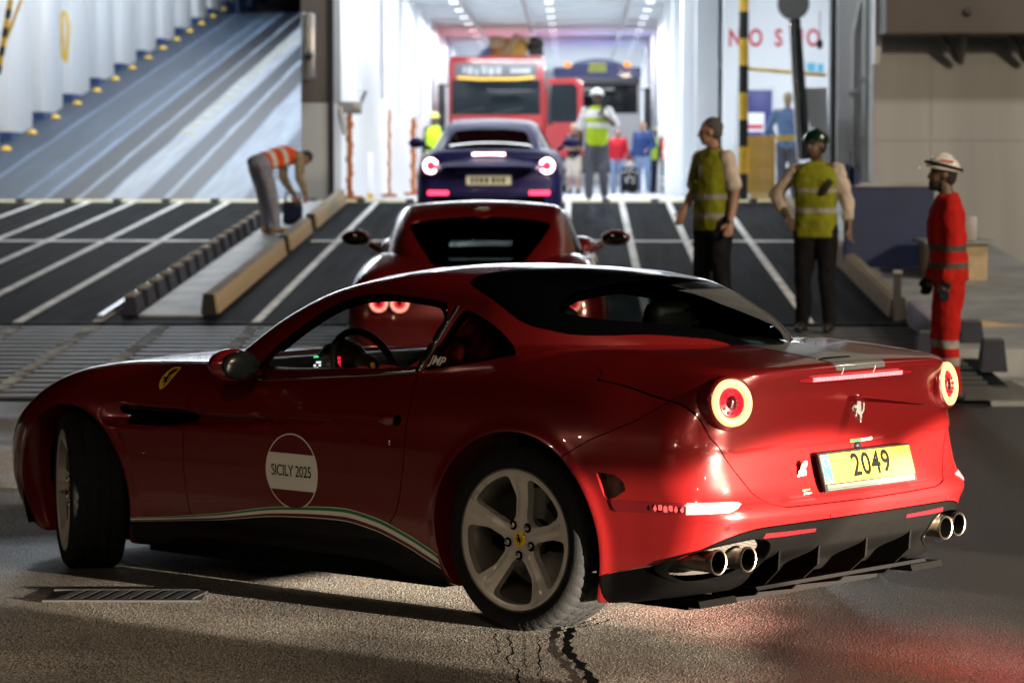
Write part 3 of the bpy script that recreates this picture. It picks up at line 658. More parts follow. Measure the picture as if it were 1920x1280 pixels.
# gear at the left edge and on the frames
q0, q1 = at(20, 0, 47), at(-4, 140, 47); t = thing('striped_stay', 'black and yellow striped stay at the top left corner', 'stay', (0, 0, 0))
for k in range(8):
    mb = MB(); mb.tube([q0.lerp(q1, k/8), q0.lerp(q1, (k+1)/8)], .05, 8); mb.build('band', M['black_paint' if k % 2 else 'yellow_paint'], t, 60)
q0, q1 = at(40, 0, 47.3), at(2, 100, 47.3); mb = MB(); mb.tube([q0, q1], .03, 8); tag(mb.build('tie_rod', M['yellow_paint']), 'thin yellow rod crossing the striped stay at the top left', 'rod')
q = at(121, 30, 56); t = thing('sling', 'yellow lifting sling hanging in a loop on the white frame', 'sling', (q.x, q.y, q.z))
mb = MB(); mb.tube([(0, 0, .1), (-.06, 0, 0), (-.04, 0, -.8), (.02, 0, -.9), (.08, 0, -.2), (.03, 0, .05)], .035, 8); mb.build('webbing', M['yellow_paint'], t, 60)
# quay: drain grate and cracks
g = thing('drain_grate', 'dark iron drain grate in the asphalt beside the front wheel', 'grate', (0, 0, 0))
P0 = Vector((-1.62, 12.0, 0)); 
def gnd(px_, py_):
    v = cam_rot @ Vector(((px_-960)/FPX, (640-py_)/FPX, -1)); t = -CAM_H/v.z; return Vector((0, 0, CAM_H))+v*t
a, b_ = gnd(105, 1118), gnd(370, 1118); ax = (b_-a); L = ax.length; ang = math.atan2(ax.y, ax.x); Mg = Matrix.Translation(a) @ Matrix.Rotation(ang, 4, 'Z')
mb = MB(); mb.box((-.03, -.17, .002), (L+.03, -.14, .010), Mg); mb.box((-.03, .14, .002), (L+.03, .17, .010), Mg); mb.build('rim', M['black_paint'], g)
mb = MB(); mb.box((-.03, -.139, .001), (L+.03, .139, .003), Mg); mb.build('pit', M['seal_black'], g)
nb = 9
for k in range(nb):
    x = (k+.5)*L/nb; mb = MB(); mb.add([(x-.02, -.138, .004), (x+.02, -.138, .004), (x+.07, .138, .004), (x+.03, .138, .004), (x-.02, -.138, .009), (x+.02, -.138, .009), (x+.07, .138, .009), (x+.03, .138, .009)], [(0, 3, 2, 1), (4, 5, 6, 7), (0, 1, 5, 4), (1, 2, 6, 5), (2, 3, 7, 6), (3, 0, 4, 7)], Mg); mb.build('bar', M['black_paint'], g)
cr = mat('crack_tar', (.004, .004, .004), rough=1, spec=0)
def crack(pts, wd, parent):
    P = [gnd(*p) for p in pts]; fine = []
    rr = random.Random(len(pts)*7)
    for i in range(len(P)-1):
        for k in range(6):
            q = P[i].lerp(P[i+1], k/6); fine.append(q+Vector((rr.uniform(-.012, .012), rr.uniform(-.012, .012), 0)))
    fine.append(P[-1]); V = []; 
    for i, q in enumerate(fine):
        d = (fine[min(i+1, len(fine)-1)]-fine[max(i-1, 0)]).normalized(); nn = Vector((-d.y, d.x, 0)); w_ = wd*(.5+rr.random()*.8); V += [q+nn*w_+Vector((0, 0, .0035)), q-nn*w_+Vector((0, 0, .0035))]
    mesh_obj('crack', V, [(2*i, 2*i+1, 2*i+3, 2*i+2) for i in range(len(fine)-1)], cr, parent)
gq = bpy.data.objects['quay_ground']
crack([(1076, 1178), (1064, 1195), (1062, 1212), (1075, 1235), (1095, 1255), (1110, 1275), (1125, 1300)], .017, gq)
crack([(952, 1190), (958, 1215), (955, 1240), (972, 1262), (968, 1290)], .004, gq); crack([(1010, 1195), (1016, 1230), (1012, 1262), (1022, 1290)], .003, gq); crack([(1076, 1178), (1110, 1172), (1150, 1160)], .006, gq)

# ================================================================== the red convertible in front
# car space: x forward from the rear axle, y to the car's left, z up
CAR_O = Vector((.374, 11.666, 0)); CAR_TH = .709
CAR_RZ = math.pi-CAR_TH
def main_body():
    wx = spl([-1.1, -.6, -.3, 0, .4, 1.0, 1.8, 2.4, 2.7, 3.0, 3.3, 3.7], [.83, .908, .948, .957, .945, .918, .908, .925, .932, .92, .88, .80])
    wz = spl([.0, .15, .25, .4, .55, .65, .75, .85, .95, 1.05, 1.15, 1.4], [.09, .065, .035, .012, 0, 0, .012, .045, .10, .18, .29, .6])
    up = spl([.8, .92, 1.9, 2.41, 2.7], [.765, .762, .738, .742, .745]); lo = spl([.8, .92, 1.55, 1.9, 2.23, 2.7], [.745, .742, .700, .672, .655, .655])
    def Wd(x, z):
        u, l = up(x), lo(x); t = (z-l)/np.maximum(u-l, .01)
        gd = .11*sstep(.75, 2.2, x)*sstep(2.46, 2.30, x)*sstep(0, .45, t)*sstep(1.10, .92, t)
        crease = .007*np.exp(-((z-u-.012)/.022)**2)*sstep(.5, .9, x)*sstep(2.6, 2.3, x)
        arch = .010*np.exp(-((np.hypot(x, z-.35)-.42)/.03)**2)+.008*np.exp(-((np.hypot(x-2.67, z-.345)-.40)/.03)**2)
        sill = -.03*sstep(.30, .22, z)*sstep(.5, .8, x)*sstep(2.2, 1.9, x)
        return wx(x)-wz(z)-gd+crease+arch+sill
    tz = spl([-1.2, -.95, -.85, -.7, -.5, -.3, 0, .3, .7, 1.2, 1.6, 1.9, 2.1, 2.43, 2.7, 2.9, 3.1, 3.3, 3.5, 3.7, 3.9], [.965, 1.0, 1.018, 1.036, 1.056, 1.068, 1.066, 1.035, .99, .955, .935, .938, .936, .925, .895, .85, .77, .66, .55, .42, .3])
    rz = spl([.0, .18, .25, .30, .40, .44, .49, .52, .55, .60, .72, .735, .80, .9, .97, 1.02, 1.1], [-.70, -.80, -.86, -.90, -.955, -.968, -.988, -.978, -.950, -.928, -.905, -.912, -.905, -.905, -.928, -.958, -.97])
    fz = spl([.0, .12, .25, .4, .6, .8, 1.0], [3.40, 3.50, 3.57, 3.62, 3.60, 3.45, 3.2])
    def Fn(P):
        x, y, z = P[:, 0], P[:, 1], P[:, 2]; ay = np.abs(y)
        side = ay-Wd(x, z)
        rear = (rz(z)+.13*ay**3+.10*sstep(.345, .25, z)*sstep(.56, .46, ay))-x
        front = x-(fz(z)-.42*ay**2.4)
        top = z-(tz(x)+.028*(1-(ay/.75)**2))
        bot = (.13+.07*sstep(-.3, -.9, x))-z
        f = smax(side, rear, .15); f = smax(f, front, .5)
        kt = .05+.10*sstep(-.75, -.3, x)
        f = smax(f, top, kt); f = smax(f, bot, .05)
        return f
    return Fn
CAR_F = main_body()
def main_house():
    fx = spl([-.8, -.62, -.45, -.2, .15, .4, .9, 1.5, 1.9, 2.2, 2.5], [.02, .10, .33, .555, .74, .795, .81, .805, .77, .72, .6])
    zp = spl([-.9, -.7, -.55, -.4, -.2, 0, .2, .5, .8, 1.0, 1.2, 1.45, 1.7, 1.95, 2.15, 2.4], [.93, 1.02, 1.09, 1.155, 1.228, 1.29, 1.335, 1.368, 1.377, 1.368, 1.345, 1.295, 1.20, 1.06, .92, .74])
    def Fn(P):
        x, y, z = P[:, 0], P[:, 1], P[:, 2]; ay = np.abs(y)
        side = (ay-(fx(x)-.42*(z-.92)))*.9
        top = z-(zp(x+.40*ay*ay*sstep(.6, 1.1, x)-.30*ay*ay*sstep(.3, -.2, x))-.10*ay*ay)
        f = smax(side, top, .10)
        return smax(f, .84-z, .02)
    return Fn
CAR_G = main_house()

def paint(name, col, rough=.28, coat=1, metal=.35):
    return mat(name, col, rough=rough, metal=metal, coat=coat, coat_rough=.03)
M['red'] = paint('red_paint', (.165, .0065, .007))
M['black_gloss'] = mat('black_gloss', (.0015, .0015, .002), rough=.06, spec=.45)
M['black_trim'] = mat('black_trim', (.008, .008, .008), rough=.5, rvar=.1, nscale=14, spec=.15)
M['diffuser'] = mat('diffuser_plastic', (.0016, .0015, .0014), rough=.6, spec=.02, rvar=.08, nscale=25, bump=.05, bscale=300)
M['rubber'] = mat('tyre_rubber', (.006, .006, .006), rough=.85, spec=.2, noise=.3, nscale=20, bump=.15, bscale=120)
M['rim'] = mat('alloy', (.60, .57, .52), rough=.34, metal=.35, noise=.12, nscale=10, rvar=.08)
M['rim_dark'] = mat('alloy_barrel', (.16, .145, .13), rough=.5, metal=.7, noise=.2, nscale=12)
M['exhaust'] = mat('exhaust_steel', (.17, .14, .11), rough=.35, metal=1, noise=.25, nscale=18)
M['soot'] = mat('soot', (.004, .004, .004), rough=1, spec=0)
M['silver'] = mat('bright_silver', (.8, .79, .77), rough=.25, metal=.6)
M['yellow'] = mat('crest_yellow', (.75, .46, .03), rough=.35, coat=.5)
M['white'] = mat('white_vinyl', (.78, .76, .70), rough=.4)
M['green'] = mat('green_vinyl', (.015, .19, .05), rough=.4)
M['dkred'] = mat('dark_red_vinyl', (.11, .006, .010), rough=.4)
M['ink'] = mat('black_ink', (.006, .006, .006), rough=1, spec=0)
M['glass_black'] = glass_mat('privacy_glass', (.7, .8, .8), .03)
M['glass_dark'] = glass_mat('tinted_glass', (.75, .85, .8), .42)
M['glass'] = glass_mat('clear_glass', (.95, 1, .98), .80)
M['leather'] = mat('black_leather', (.018, .017, .016), rough=.5, bump=.2, bscale=90)
M['grey_trim'] = mat('grey_leather', (.09, .095, .085), rough=.45, bump=.15, bscale=90)
M['lamp_ring'] = mat('lamp_ring', (.35, .28, .10), rough=.3, emit=(1, .80, .34), estr=1.1)
M['lamp_red'] = mat('lamp_red', (.4, .005, .02), rough=.12, coat=1, emit=(1, .01, .05), estr=.42)
M['lens_red'] = mat('lens_red', (.16, .004, .008), rough=.12, coat=1, emit=(1, .02, .03), estr=.22)
M['lens_lit'] = mat('lens_lit', (.5, .10, .10), rough=.12, coat=1, emit=(1, .42, .36), estr=1.3)
M['led_pink'] = mat('led_pink', (.30, .05, .05), rough=.2, emit=(1, .12, .12), estr=.55)
M['mirror_dark'] = mat('mirror_dark', (.004, .005, .005), rough=.22, spec=.12)
M['brake_led'] = mat('brake_led', (.8, .1, .1), rough=.2, emit=(1, .16, .18), estr=2.6)
M['reflector'] = mat('reflector_red', (.08, .004, .006), rough=.2, coat=1)
M['plate_yellow'] = mat('plate_yellow', (.24, .185, .018), rough=.4)
M['plate_blue'] = mat('plate_blue', (.012, .04, .20), rough=.5)
M['mesh_grille'] = mat('mesh_grille', (.05, .047, .043), rough=.4, metal=.6)
def mesh_mat():
    m = mat('mesh_grille', (.05, .047, .043), rough=.4, metal=.5); nt = m.node_tree; b = nt.nodes['Principled BSDF']; N = nt.nodes.new; L = nt.links.new
    tc = N('ShaderNodeTexCoord'); v = N('ShaderNodeTexVoronoi'); v.inputs['Scale'].default_value = 150; v.inputs['Randomness'].default_value = 0; L(tc.outputs['Object'], v.inputs[0])
    r = N('ShaderNodeMapRange'); r.inputs[1].default_value = .30; r.inputs[2].default_value = .38; r.inputs[3].default_value = .0; r.inputs[4].default_value = 1; L(v.outputs['Distance'], r.inputs[0])
    mx = N('ShaderNodeMix'); mx.data_type = 'RGBA'; L(r.outputs[0], mx.inputs[0]); mx.inputs[6].default_value = (.001, .001, .001, 1); mx.inputs[7].default_value = (.10, .09, .08, 1); L(mx.outputs[2], b.inputs['Base Color']); return m
M['mesh_grille'] = mesh_mat()
M['carbon'] = mat('carbon_weave', (.10, .10, .095), rough=.28, coat=.6, noise=.3, nscale=160)

car = thing('convertible_car', 'dark red convertible sports car in front with lit round tail lamps and yellow number plate', 'car', CAR_O, CAR_RZ)

def surf_y(Fn, x, z, sgn=1, base=0):
    a = np.full(len(x), base, float); b = np.full(len(x), 1.3)
    for _ in range(30):
        m = (a+b)/2; v = Fn(np.stack([x, m*sgn, z], 1)) > 0; b = np.where(v, m, b); a = np.where(v, a, m)
    return (a+b)/2*sgn
def surf_x(Fn, y, z):
    a = np.full(len(y), -.3); b = np.full(len(y), -1.4)
    for _ in range(30):
        m = (a+b)/2; v = Fn(np.stack([m, y, z], 1)) > 0; b = np.where(v, m, b); a = np.where(v, a, m)
    return (a+b)/2
def surf_z(Fn, x, y, base=.6):
    a = np.full(len(x), base); b = np.full(len(x), 1.6)
    for _ in range(30):
        m = (a+b)/2; v = Fn(np.stack([x, y, m], 1)) > 0; b = np.where(v, m, b); a = np.where(v, a, m)
    return (a+b)/2
def inward(S): return np.stack([np.zeros(len(S.V)), -np.sign(S.V[:, 1]), np.zeros(len(S.V))], 1)
def split(S, g, gap=.0022, fl=.014):
    """outside and inside of a level set, each with a folded edge"""
    a = S.clip(-g+gap); b = S.clip(g+gap)
    return a, b
def horse_outline():
    """a rearing horse, unit height, as a small emblem outline"""
    return [(-.10, .50), (-.02, .47), (.04, .40), (.03, .30), (.10, .22), (.15, .05), (.14, -.08), (.20, -.12), (.26, .02), (.25, .16), (.31, .20), (.34, .08), (.31, -.10), (.22, -.20), (.16, -.20),
            (.20, -.30), (.13, -.40), (.15, -.50), (.08, -.50), (.05, -.38), (.09, -.28), (-.01, -.20), (-.10, -.14), (-.10, -.24), (-.19, -.30), (-.22, -.24), (-.17, -.20), (-.17, -.08), (-.12, .02),
            (-.20, .00), (-.30, .06), (-.34, .00), (-.28, -.06), (-.35, -.07), (-.40, .04), (-.30, .14), (-.16, .12), (-.09, .22), (-.13, .32), (-.22, .30), (-.24, .37), (-.14, .44)]
def flat_part(name, poly, th, m, parent, M4):
    """a flat cut-out plate; poly in its own plane, M4 puts it in place"""
    mb = MB(); mb.prism(poly, 0, th, 'z', M4); return mb.build(name, m, parent, None)

def make_tyre(r, wd, rr):
    """tyre round the local y axis, tread with grooves"""
    n = 300; prof = []
    hw = wd/2
    side = [(rr-.012, -hw+.03), (rr+.004, -hw+.012), (rr+.03, -hw+.001), (r-.045, -hw), (r-.020, -hw+.006)]
    tread = [(r-.007, -hw+.018)]+[(r+.001*(1-(2*t)**2), -hw+.028+(wd-.056)*(t+.5)) for t in np.linspace(-.5, .5, 29)]+[(r-.007, hw-.018)]
    prof = side+tread+[(a, -b) for a, b in side[::-1]]
    prof = np.array(prof); a = np.arange(n)*2*math.pi/n
    rad = np.repeat(prof[:, :1], n, 1); yy = np.repeat(prof[:, 1:], n, 1)
    u = prof[:, 1]/hw
    for i in range(len(side), len(side)+len(tread)):
        for gpos in (-.42, 0, .42):
            if abs(u[i]-gpos) < .05: rad[i] -= .008
        sip = (np.arange(n)+int(abs(u[i])*7)) % 6 == 0
        if abs(u[i]) < .96: rad[i][sip] -= .006
    V = np.stack([rad*np.cos(a), yy, rad*np.sin(a)], -1).reshape(-1, 3); m = len(prof)
    Fc = [(i*n+k, (i+1)*n+k, (i+1)*n+(k+1) % n, i*n+(k+1) % n) for i in range(m-1) for k in range(n)]
    return V, Fc
def spoke_face(rr):
    """five-spoke alloy face cut from a dished disc"""
    n = 240; rs = np.linspace(.0, rr, 40); a = np.arange(n)*2*math.pi/n
    RR, AA = np.meshgrid(rs, a, indexing='ij')
    hub = rr*.27
    ph = (AA+math.pi/5-math.radians(97)) % (2*math.pi/5)-math.pi/5        # angle from spoke axis
    wdt = .0285+.016*sstep(.55*rr, .9*rr, RR)-.006*sstep(.45*rr, .25*rr, RR)
    tang = np.abs(np.sin(ph))*RR
    gsp = tang-wdt
    grim = rr-.022-RR
    g = smin(smin(gsp, grim, .03), RR-hub, .04)
    # dish: lip stands proud, hub sits back, spokes have a raised spine
    Y = -.030+.030*sstep(.15, rr-.015, RR)+.006*np.exp(-(tang/.012)**2)*sstep(.06, .10, RR)*sstep(rr-.01, rr-.06, RR)
    Y += .004*sstep(rr-.02, rr-.012, RR)
    V = np.stack([RR*np.cos(AA), Y, RR*np.sin(AA)], -1).reshape(-1, 3)
    # normals from finite differences
    T = []
    for i in range(len(rs)-1):
        for k in range(n):
            p, q = i*n+k, i*n+(k+1) % n; T += [(p, q+n, p+n), (p, q, q+n)]
    T = np.array(T)
    N = np.zeros_like(V); fnn = np.cross(V[T[:, 1]]-V[T[:, 0]], V[T[:, 2]]-V[T[:, 0]])
    for j in range(3): np.add.at(N, T[:, j], fnn)
    N /= np.linalg.norm(N, axis=1)[:, None]+1e-12
    N[N[:, 1] < 0] *= -1; N[:n] = (0, 1, 0)
    S = Shell(V, N, T).clip(g.ravel())
    # each cut edge rolls over, then goes deep
    S2 = S.flange(.034, np.array([0, -1., 0]))
    return S2
TYRE = {}
def make_wheel(parent, x, y, zc, r, wd, rr, sgn, steer=0, spin=0, detail=True):
    key = (r, wd, rr)
    wheel = thing('wheel', None, None, (x, y, zc)); wheel.parent = parent
    wheel.rotation_euler = (0, 0, steer+(0 if sgn > 0 else math.pi))
    if key not in TYRE:
        V, Fc = make_tyre(r, wd, rr); t = mesh_obj('tyre', V, Fc, M['rubber'], wheel, 50)
        S = spoke_face(rr); S = S.move(lambda v: v+np.array([0, wd/2-.012, 0])); rim = S.build('rim', M['rim'], wheel)
        mb = MB(); RX = Matrix.Rotation(-math.pi/2, 4, 'X')
        mb.lathe([(rr-.001, wd/2-.010), (rr+.006, wd/2-.006), (rr+.008, wd/2-.012), (rr-.004, wd/2-.03), (rr-.03, wd/2-.06), (rr-.035, -wd/2+.03), (rr, -wd/2+.01)], 96, RX)
        mb.lathe([(.001, wd/2-.05), (.07, wd/2-.05), (.07, wd/2-.12)], 40, RX)
        br = mb.build('rim_barrel', M['rim_dark'], wheel, 40)
        mb = MB(); mb.lathe([(.07, -.01), (.19, -.01), (.19, -.04), (.07, -.04)], 64, RX); bd = mb.build('brake_disc', M['steel'], wheel, 40)
        mb = MB()
        a0 = R(150 if True else 0)
        pts = [(math.cos(a)*.165, math.sin(a)*.165) for a in np.linspace(a0-.5, a0+.5, 8)]
        mb.tube([(p[0], .0, p[1]) for p in pts], .038, 8); ca = mb.build('brake_caliper', M['black_trim'], wheel, 60)
        mb = MB(); mb.lathe([(.0001, wd/2-.034), (.026, wd/2-.034), (.030, wd/2-.038), (.031, wd/2-.05)], 32, RX); hc = mb.build('hub_cap', M['yellow'], wheel, 40)
        Mh = Matrix.Translation((0, wd/2-.0335, 0)) @ Matrix.Rotation(math.pi/2, 4, 'X') @ Matrix.Rotation(math.pi, 4, 'Y') @ Matrix.Scale(.042, 4)
        he = flat_part('emblem', horse_outline(), .02, M['ink'], wheel, Mh)
        parts = [t, rim, br, bd, ca, hc, he]
        nut = None; sock = None
        for k in range(5):
            a = R(97+36)+k*2*math.pi/5; c = Vector((math.cos(a)*.062, wd/2-.042, math.sin(a)*.062))
            if nut is None:
                mb = MB(); mb.lathe([(.012, 0), (.012, .010), (.009, .016), (.0001, .017)], 6, RX); nut = mb.build('lug_nut', M['chrome'], wheel, 30); o = nut
                mb = MB(); mb.lathe([(.0001, 0), (.019, 0)], 20, RX); sock = mb.build('nut_recess', M['soot'], wheel, 30); p = sock
            else:
                o = nut.copy(); link(o, wheel); p = sock.copy(); link(p, wheel)
            o.location = c; p.location = c+Vector((0, .0065 if False else .004, 0)); parts += [o, p]
        TYRE[key] = parts
    else:
        for q in TYRE[key]:
            o = q.copy(); link(o, wheel)
    # turn the spokes
    for o in wheel.children:
        if o.name.split('.')[0] not in ('brake_caliper', 'brake_disc'):
            o.rotation_euler = (0, spin, 0)
            if o.name.startswith(('lug_nut', 'nut_recess')): o.location = Matrix.Rotation(spin, 3, 'Y') @ o.location
    return wheel

# ---- body skin, cut into its panels
Fb = CAR_F
full = implicit_shell(Fb, (-1.15, -1.05, .08), (3.85, 1.05, 1.25), .018, -.35, 2.9, .55)
def arch_g(S, fr=.390, rr_=.418):
    ay = np.abs(S.V[:, 1]); g = np.maximum(rr_-np.hypot(S.V[:, 0], S.V[:, 2]-.35), fr-np.hypot(S.V[:, 0]-2.67, S.V[:, 2]-.345))
    return np.where(ay > .50, g, -1.)
S = full.clip(arch_g(full)); S = S.flange(.16, inward(S)) if len(S.B) else S
cab = np.array([(2.02, 0), (1.98, .60), (1.6, .70), (.95, .745), (.45, .73), (.12, .62), (-.1, .42), (-.3, 0)])
def cab_g(S):
    P = np.stack([S.V[:, 0], np.abs(S.V[:, 1])], 1); d = sdf_poly(P, np.concatenate([cab, [(-.3, -.5), (2.02, -.5)]]))
    return np.where(S.V[:, 2] > .8, -d, -1.)
S = S.clip(cab_g(S)); S = S.flange(.05)
LID = np.array([(-.2, .505), (.50, .512), (.58, .53), (.63, .57), (.685, .645), (.785, .78), (.825, .92), (.825, 1.02), (.74, 1.3), (-.2, 1.3)])
def lid_g(S):
    ay = np.abs(S.V[:, 1]); return np.maximum(sdf_poly(np.stack([ay, S.V[:, 2]], 1), LID), S.V[:, 0]-np.minimum(-.66+1.75*ay*ay, -.02-.3*sstep(.7, .8, ay)))
zdif = spl([0, .28, .60, .68, .76, .82, .865, .90, .925, 1.0], [.447, .447, .443, .435, .415, .38, .325, .262, .238, .235])
def dif_g(S): return np.maximum(S.V[:, 2]-zdif(np.abs(S.V[:, 1])), S.V[:, 0]+.40)
BMP = np.array([(-.24, .0), (-.26, .69), (-.30, .715), (-.37, .755), (-.55, .833), (-.71, .934), (-.78, .97), (-1.3, .99), (-1.3, 0)])
def bmp_g(S): return sdf_poly(S.V[:, [0, 2]], BMP)
DOOR = smooth_poly([(.651, 1.2), (.651, .985), (.588, .874), (.581, .75), (.586, .603), (.625, .42), (.72, .33), (.85, .27), (1.86, .235), (1.92, .30), (1.923, .673), (1.90, .90), (1.88, 1.2)], 2)
def door_g(S): return np.maximum(sdf_poly(S.V[:, [0, 2]], DOOR), .6-np.abs(S.V[:, 1]))
def hood_g(S): return np.maximum(sdf_poly(np.stack([S.V[:, 0], np.abs(S.V[:, 1])], 1), np.array([(1.9, -.3), (1.95, .66), (2.4, .68), (3.0, .62), (3.45, .40), (3.5, -.3)])), .5-S.V[:, 2])
zst = spl([.3, .419, .603, .782, .969, 1.324, 1.764, 2.287, 2.5], [.19, .229, .300, .350, .372, .355, .298, .248, .235])
thst = spl([.3, .45, .9, 1.3, 2.29, 2.5], [.052, .052, .048, .038, .014, .012])
def skirt_g(S): return np.maximum(S.V[:, 2]-zst(S.V[:, 0])+thst(S.V[:, 0])*.5, np.maximum(.41-S.V[:, 0], S.V[:, 0]-2.30))
rest = S
def take(rest, gf, fl=.014, gap=.0022):
    g = gf(rest); a = rest.clip(-g+gap); g2 = gf(rest); b = rest.clip(g2+gap)
    return a.flange(fl), b
rest, dif = take(rest, dif_g)
rest, lid = take(rest, lid_g)
rest, bmp = take(rest, bmp_g)
rest, skirt = take(rest, skirt_g, gap=0)
rest, door = take(rest, door_g)
rest, hood = take(rest, hood_g)
rest.build('body', M['red'], car)
hood.flange(.014).build('bonnet', M['red'], car)
skirt.flange(.01).build('side_skirt', M['black_trim'], car)
def yside(S, sgn): return S.clip(-sgn*S.V[:, 1])
for sg in (1, -1):
    d = yside(door, sg); d = Shell(d.V, d.N, d.T)
    g = door_g(d)+.0022
    # the edge that the first cut left, folded in
    dd = d.clip(g+.0005)
    dob = dd.flange(.014).build('door', M['red'], car)
    if sg > 0: near_door = dob; near_door_skin = d
lidS = lid
# lamp seats and the plate sit on the lid; the vents are cut through the bumper
VENT = np.array([(-.408, .640), (-.445, .550), (-.462, .538), (-.50, .553), (-.540, .580), (-.525, .612), (-.49, .633)])
def vent_g(S): return np.maximum(sdf_poly(S.V[:, [0, 2]], VENT), .6-np.abs(S.V[:, 1]))
b2 = bmp.clip(-vent_g(bmp)); b2 = b2.flange(.07, inward(b2)); b2.build('rear_bumper', M['red'], car)
for sg in (1, -1):
    v = yside(full, sg); v = v.clip(vent_g(v)-.02).offset(-.045); v.build('vent_mesh', M['mesh_grille'], car)
lid.flange(.014).build('boot_lid', M['red'], car)
# diffuser with oval exhaust openings
def oval_g(S):
    ay = np.abs(S.V[:, 1]); u = (ay-.70)/.165; v = (S.V[:, 2]-.322-.10*(ay-.70)*-1)/.076
    return np.maximum(((np.abs(u)**2.6+np.abs(v)**2.6)**(1/2.6)-1)*.08, S.V[:, 0]+.6)
d2 = dif.clip(-oval_g(dif)); d2 = d2.flange(.06, np.array([1., 0, 0])); d2.build('diffuser', M['diffuser'], car)
for sg in (1, -1):
    v = yside(full, sg)
    p = v.clip(oval_g(v)-.01).offset(-.05); p.build('exhaust_grille', M['mesh_grille'], car)
    e = v.clip(oval_g(v)-.005); e = e.clip(-oval_g(e)+.001).offset(.004).flange(.012, np.array([1., 0, 0])); e.build('exhaust_bezel', M['diffuser'], car)
RXm = Matrix.Rotation(-math.pi/2, 4, 'Y')
for sg in (1, -1):
    for yy, xx in ((.795, -.865), (.655, -.895)):
        mb = MB(); Mt = Matrix.Translation((xx, sg*yy, .328)) @ RXm
        mb.lathe([(.040, -.16), (.040, -.02), (.0465, .0), (.0485, .012), (.047, .016), (.0425, .014), (.041, -.0), (.040, -.12)], 40, Mt)
        ex = mb.build('exhaust_tip', M['exhaust'], car, 50)
        mb = MB(); mb.lathe([(.0001, -.07), (.0380, -.07), (.0380, .012)], 24, Mt); mb.build('bore', M['soot'], ex, None)
# fins, tray and jutting lower blades
for yy in (.47, .235, -.075, -.385, ):
    xe = float(surf_x(Fb, np.array([yy]), np.array([.335]))[0])
    mb = MB(); mb.prism([(xe-.010, .345), (xe-.004, .27), (-.80, .165), (-.60, .13), (-.52, .13), (-.52, .25), (xe+.1, .352)], yy-.006, yy+.006, 'y'); mb.build('diffuser_fin', M['diffuser'], car, 30)
mb = MB(); mb.prism([(-.88, .20), (-.87, .212), (-.4, .16), (-.4, .14)], -.56, .56, 'y'); mb.build('diffuser_tray', M['soot'], car, 30)
for sg in (1, -1):
    mb = MB(); a, b = sorted((sg*.58, sg*.80)); mb.prism([(-.80, .150), (-.79, .175), (-.60, .165), (-.60, .145)], a, b, 'y'); mb.build('lower_blade', M['diffuser'], car, 30)
# lamps
FOG = np.array([(-.470, .540), (-.490, .497), (-.72, .498), (-.915, .510), (-.925, .528), (-.905, .547), (-.77, .545)])
for sg in (1, -1):
    v = yside(full, sg)
    f = v.clip(sdf_poly(v.V[:, [0, 2]], FOG)); back = f.offset(.003)
    lit = back.clip(back.V[:, 0]+.79); dim = back.clip(-.79-back.V[:, 0]).offset(-.001)
    fl = dim.build('fog_lamp', M['reflector'], car); lit.build('lit_lens', M['lens_lit'], fl)
    for k in range(6):
        x1 = -.665-k*.022; q = back.clip(np.maximum(np.abs(back.V[:, 0]-x1)-.0085, np.abs(back.V[:, 2]-.5195)-.014)).offset(.002)
        if len(q.T): q.build('led_cell', M['led_pink'], fl)
    REF = np.array([(.30, .402), (.60, .402), (.59, .421), (.30, .417)])
    r_ = v.clip(np.maximum(sdf_poly(np.stack([np.abs(v.V[:, 1]), v.V[:, 2]], 1), REF), v.V[:, 0]+.6)).offset(.003); r_.build('reflector', M['reflector'], car)
def tail_lamp(parent, c, nrm, r, m_ring=None, m_red=None):
    Mt = Matrix.Translation(c) @ Vector(nrm).normalized().to_track_quat('Z', 'Y').to_matrix().to_4x4()
    mb = MB(); mb.lathe([(r*1.16, -.10), (r*1.16, -.012), (r*1.12, .002), (r*1.03, .006), (r*1.01, -.01), (r*.5, -.02)], 56, Mt); h = mb.build('tail_lamp', M['red'], parent, 50)
    mb = MB(); mb.lathe([(r*1.0, -.004), (r*.98, .010), (r*.86, .017), (r*.70, .012), (r*.64, -.002)], 56, Mt); mb.build('light_ring', m_ring or M['lamp_ring'], h, 60)
    mb = MB(); mb.lathe([(r*.64, -.004), (r*.60, .004), (r*.30, .006)], 48, Mt); mb.build('red_lens', m_red or M['lamp_red'], h, 60)
    mb = MB(); mb.lathe([(r*.30, .004), (r*.26, .010), (r*.0005, .012)], 32, Mt); mb.build('centre_lens', M['reflector'], h, 60)
    mb = MB()
    for k in range(12):
        a = k*math.pi/6; mb.ball((math.cos(a)*r*.47, math.sin(a)*r*.47, .006), .006, 8, 5, Mt)
    mb.build('led', m_red or M['lamp_red'], h, 60)
    return h
tail_lamp(car, (-.878, .722, .908), (-1, .34, .12), .088)
tail_lamp(car, (-.878, -.705, .905), (-1, -.22, .12), .088)
xb = lambda y, z: float(surf_x(Fb, np.array([float(y)]), np.array([float(z)]))[0])
# high brake light
n = 26; br = None
mb = MB()
ys = np.linspace(.37, -.37, 33); zs = np.full(33, .9735); xs = surf_x(Fb, ys, zs)
mb.tube([(xs[i]-.002, ys[i], zs[i]) for i in range(33)], [.010*min(1, .35+4*(1-abs(i-16)/16)) for i in range(33)], 8); br = mb.build('brake_light', M['lens_red'], car, 60)
for k in range(24):
    y = .285-k*.0245; x = xb(y, .9735); mb = MB(); mb.box((x-.0155, y-.0105, .966), (x-.008, y+.0105, .981)); mb.build('led', M['brake_led'], br, None)
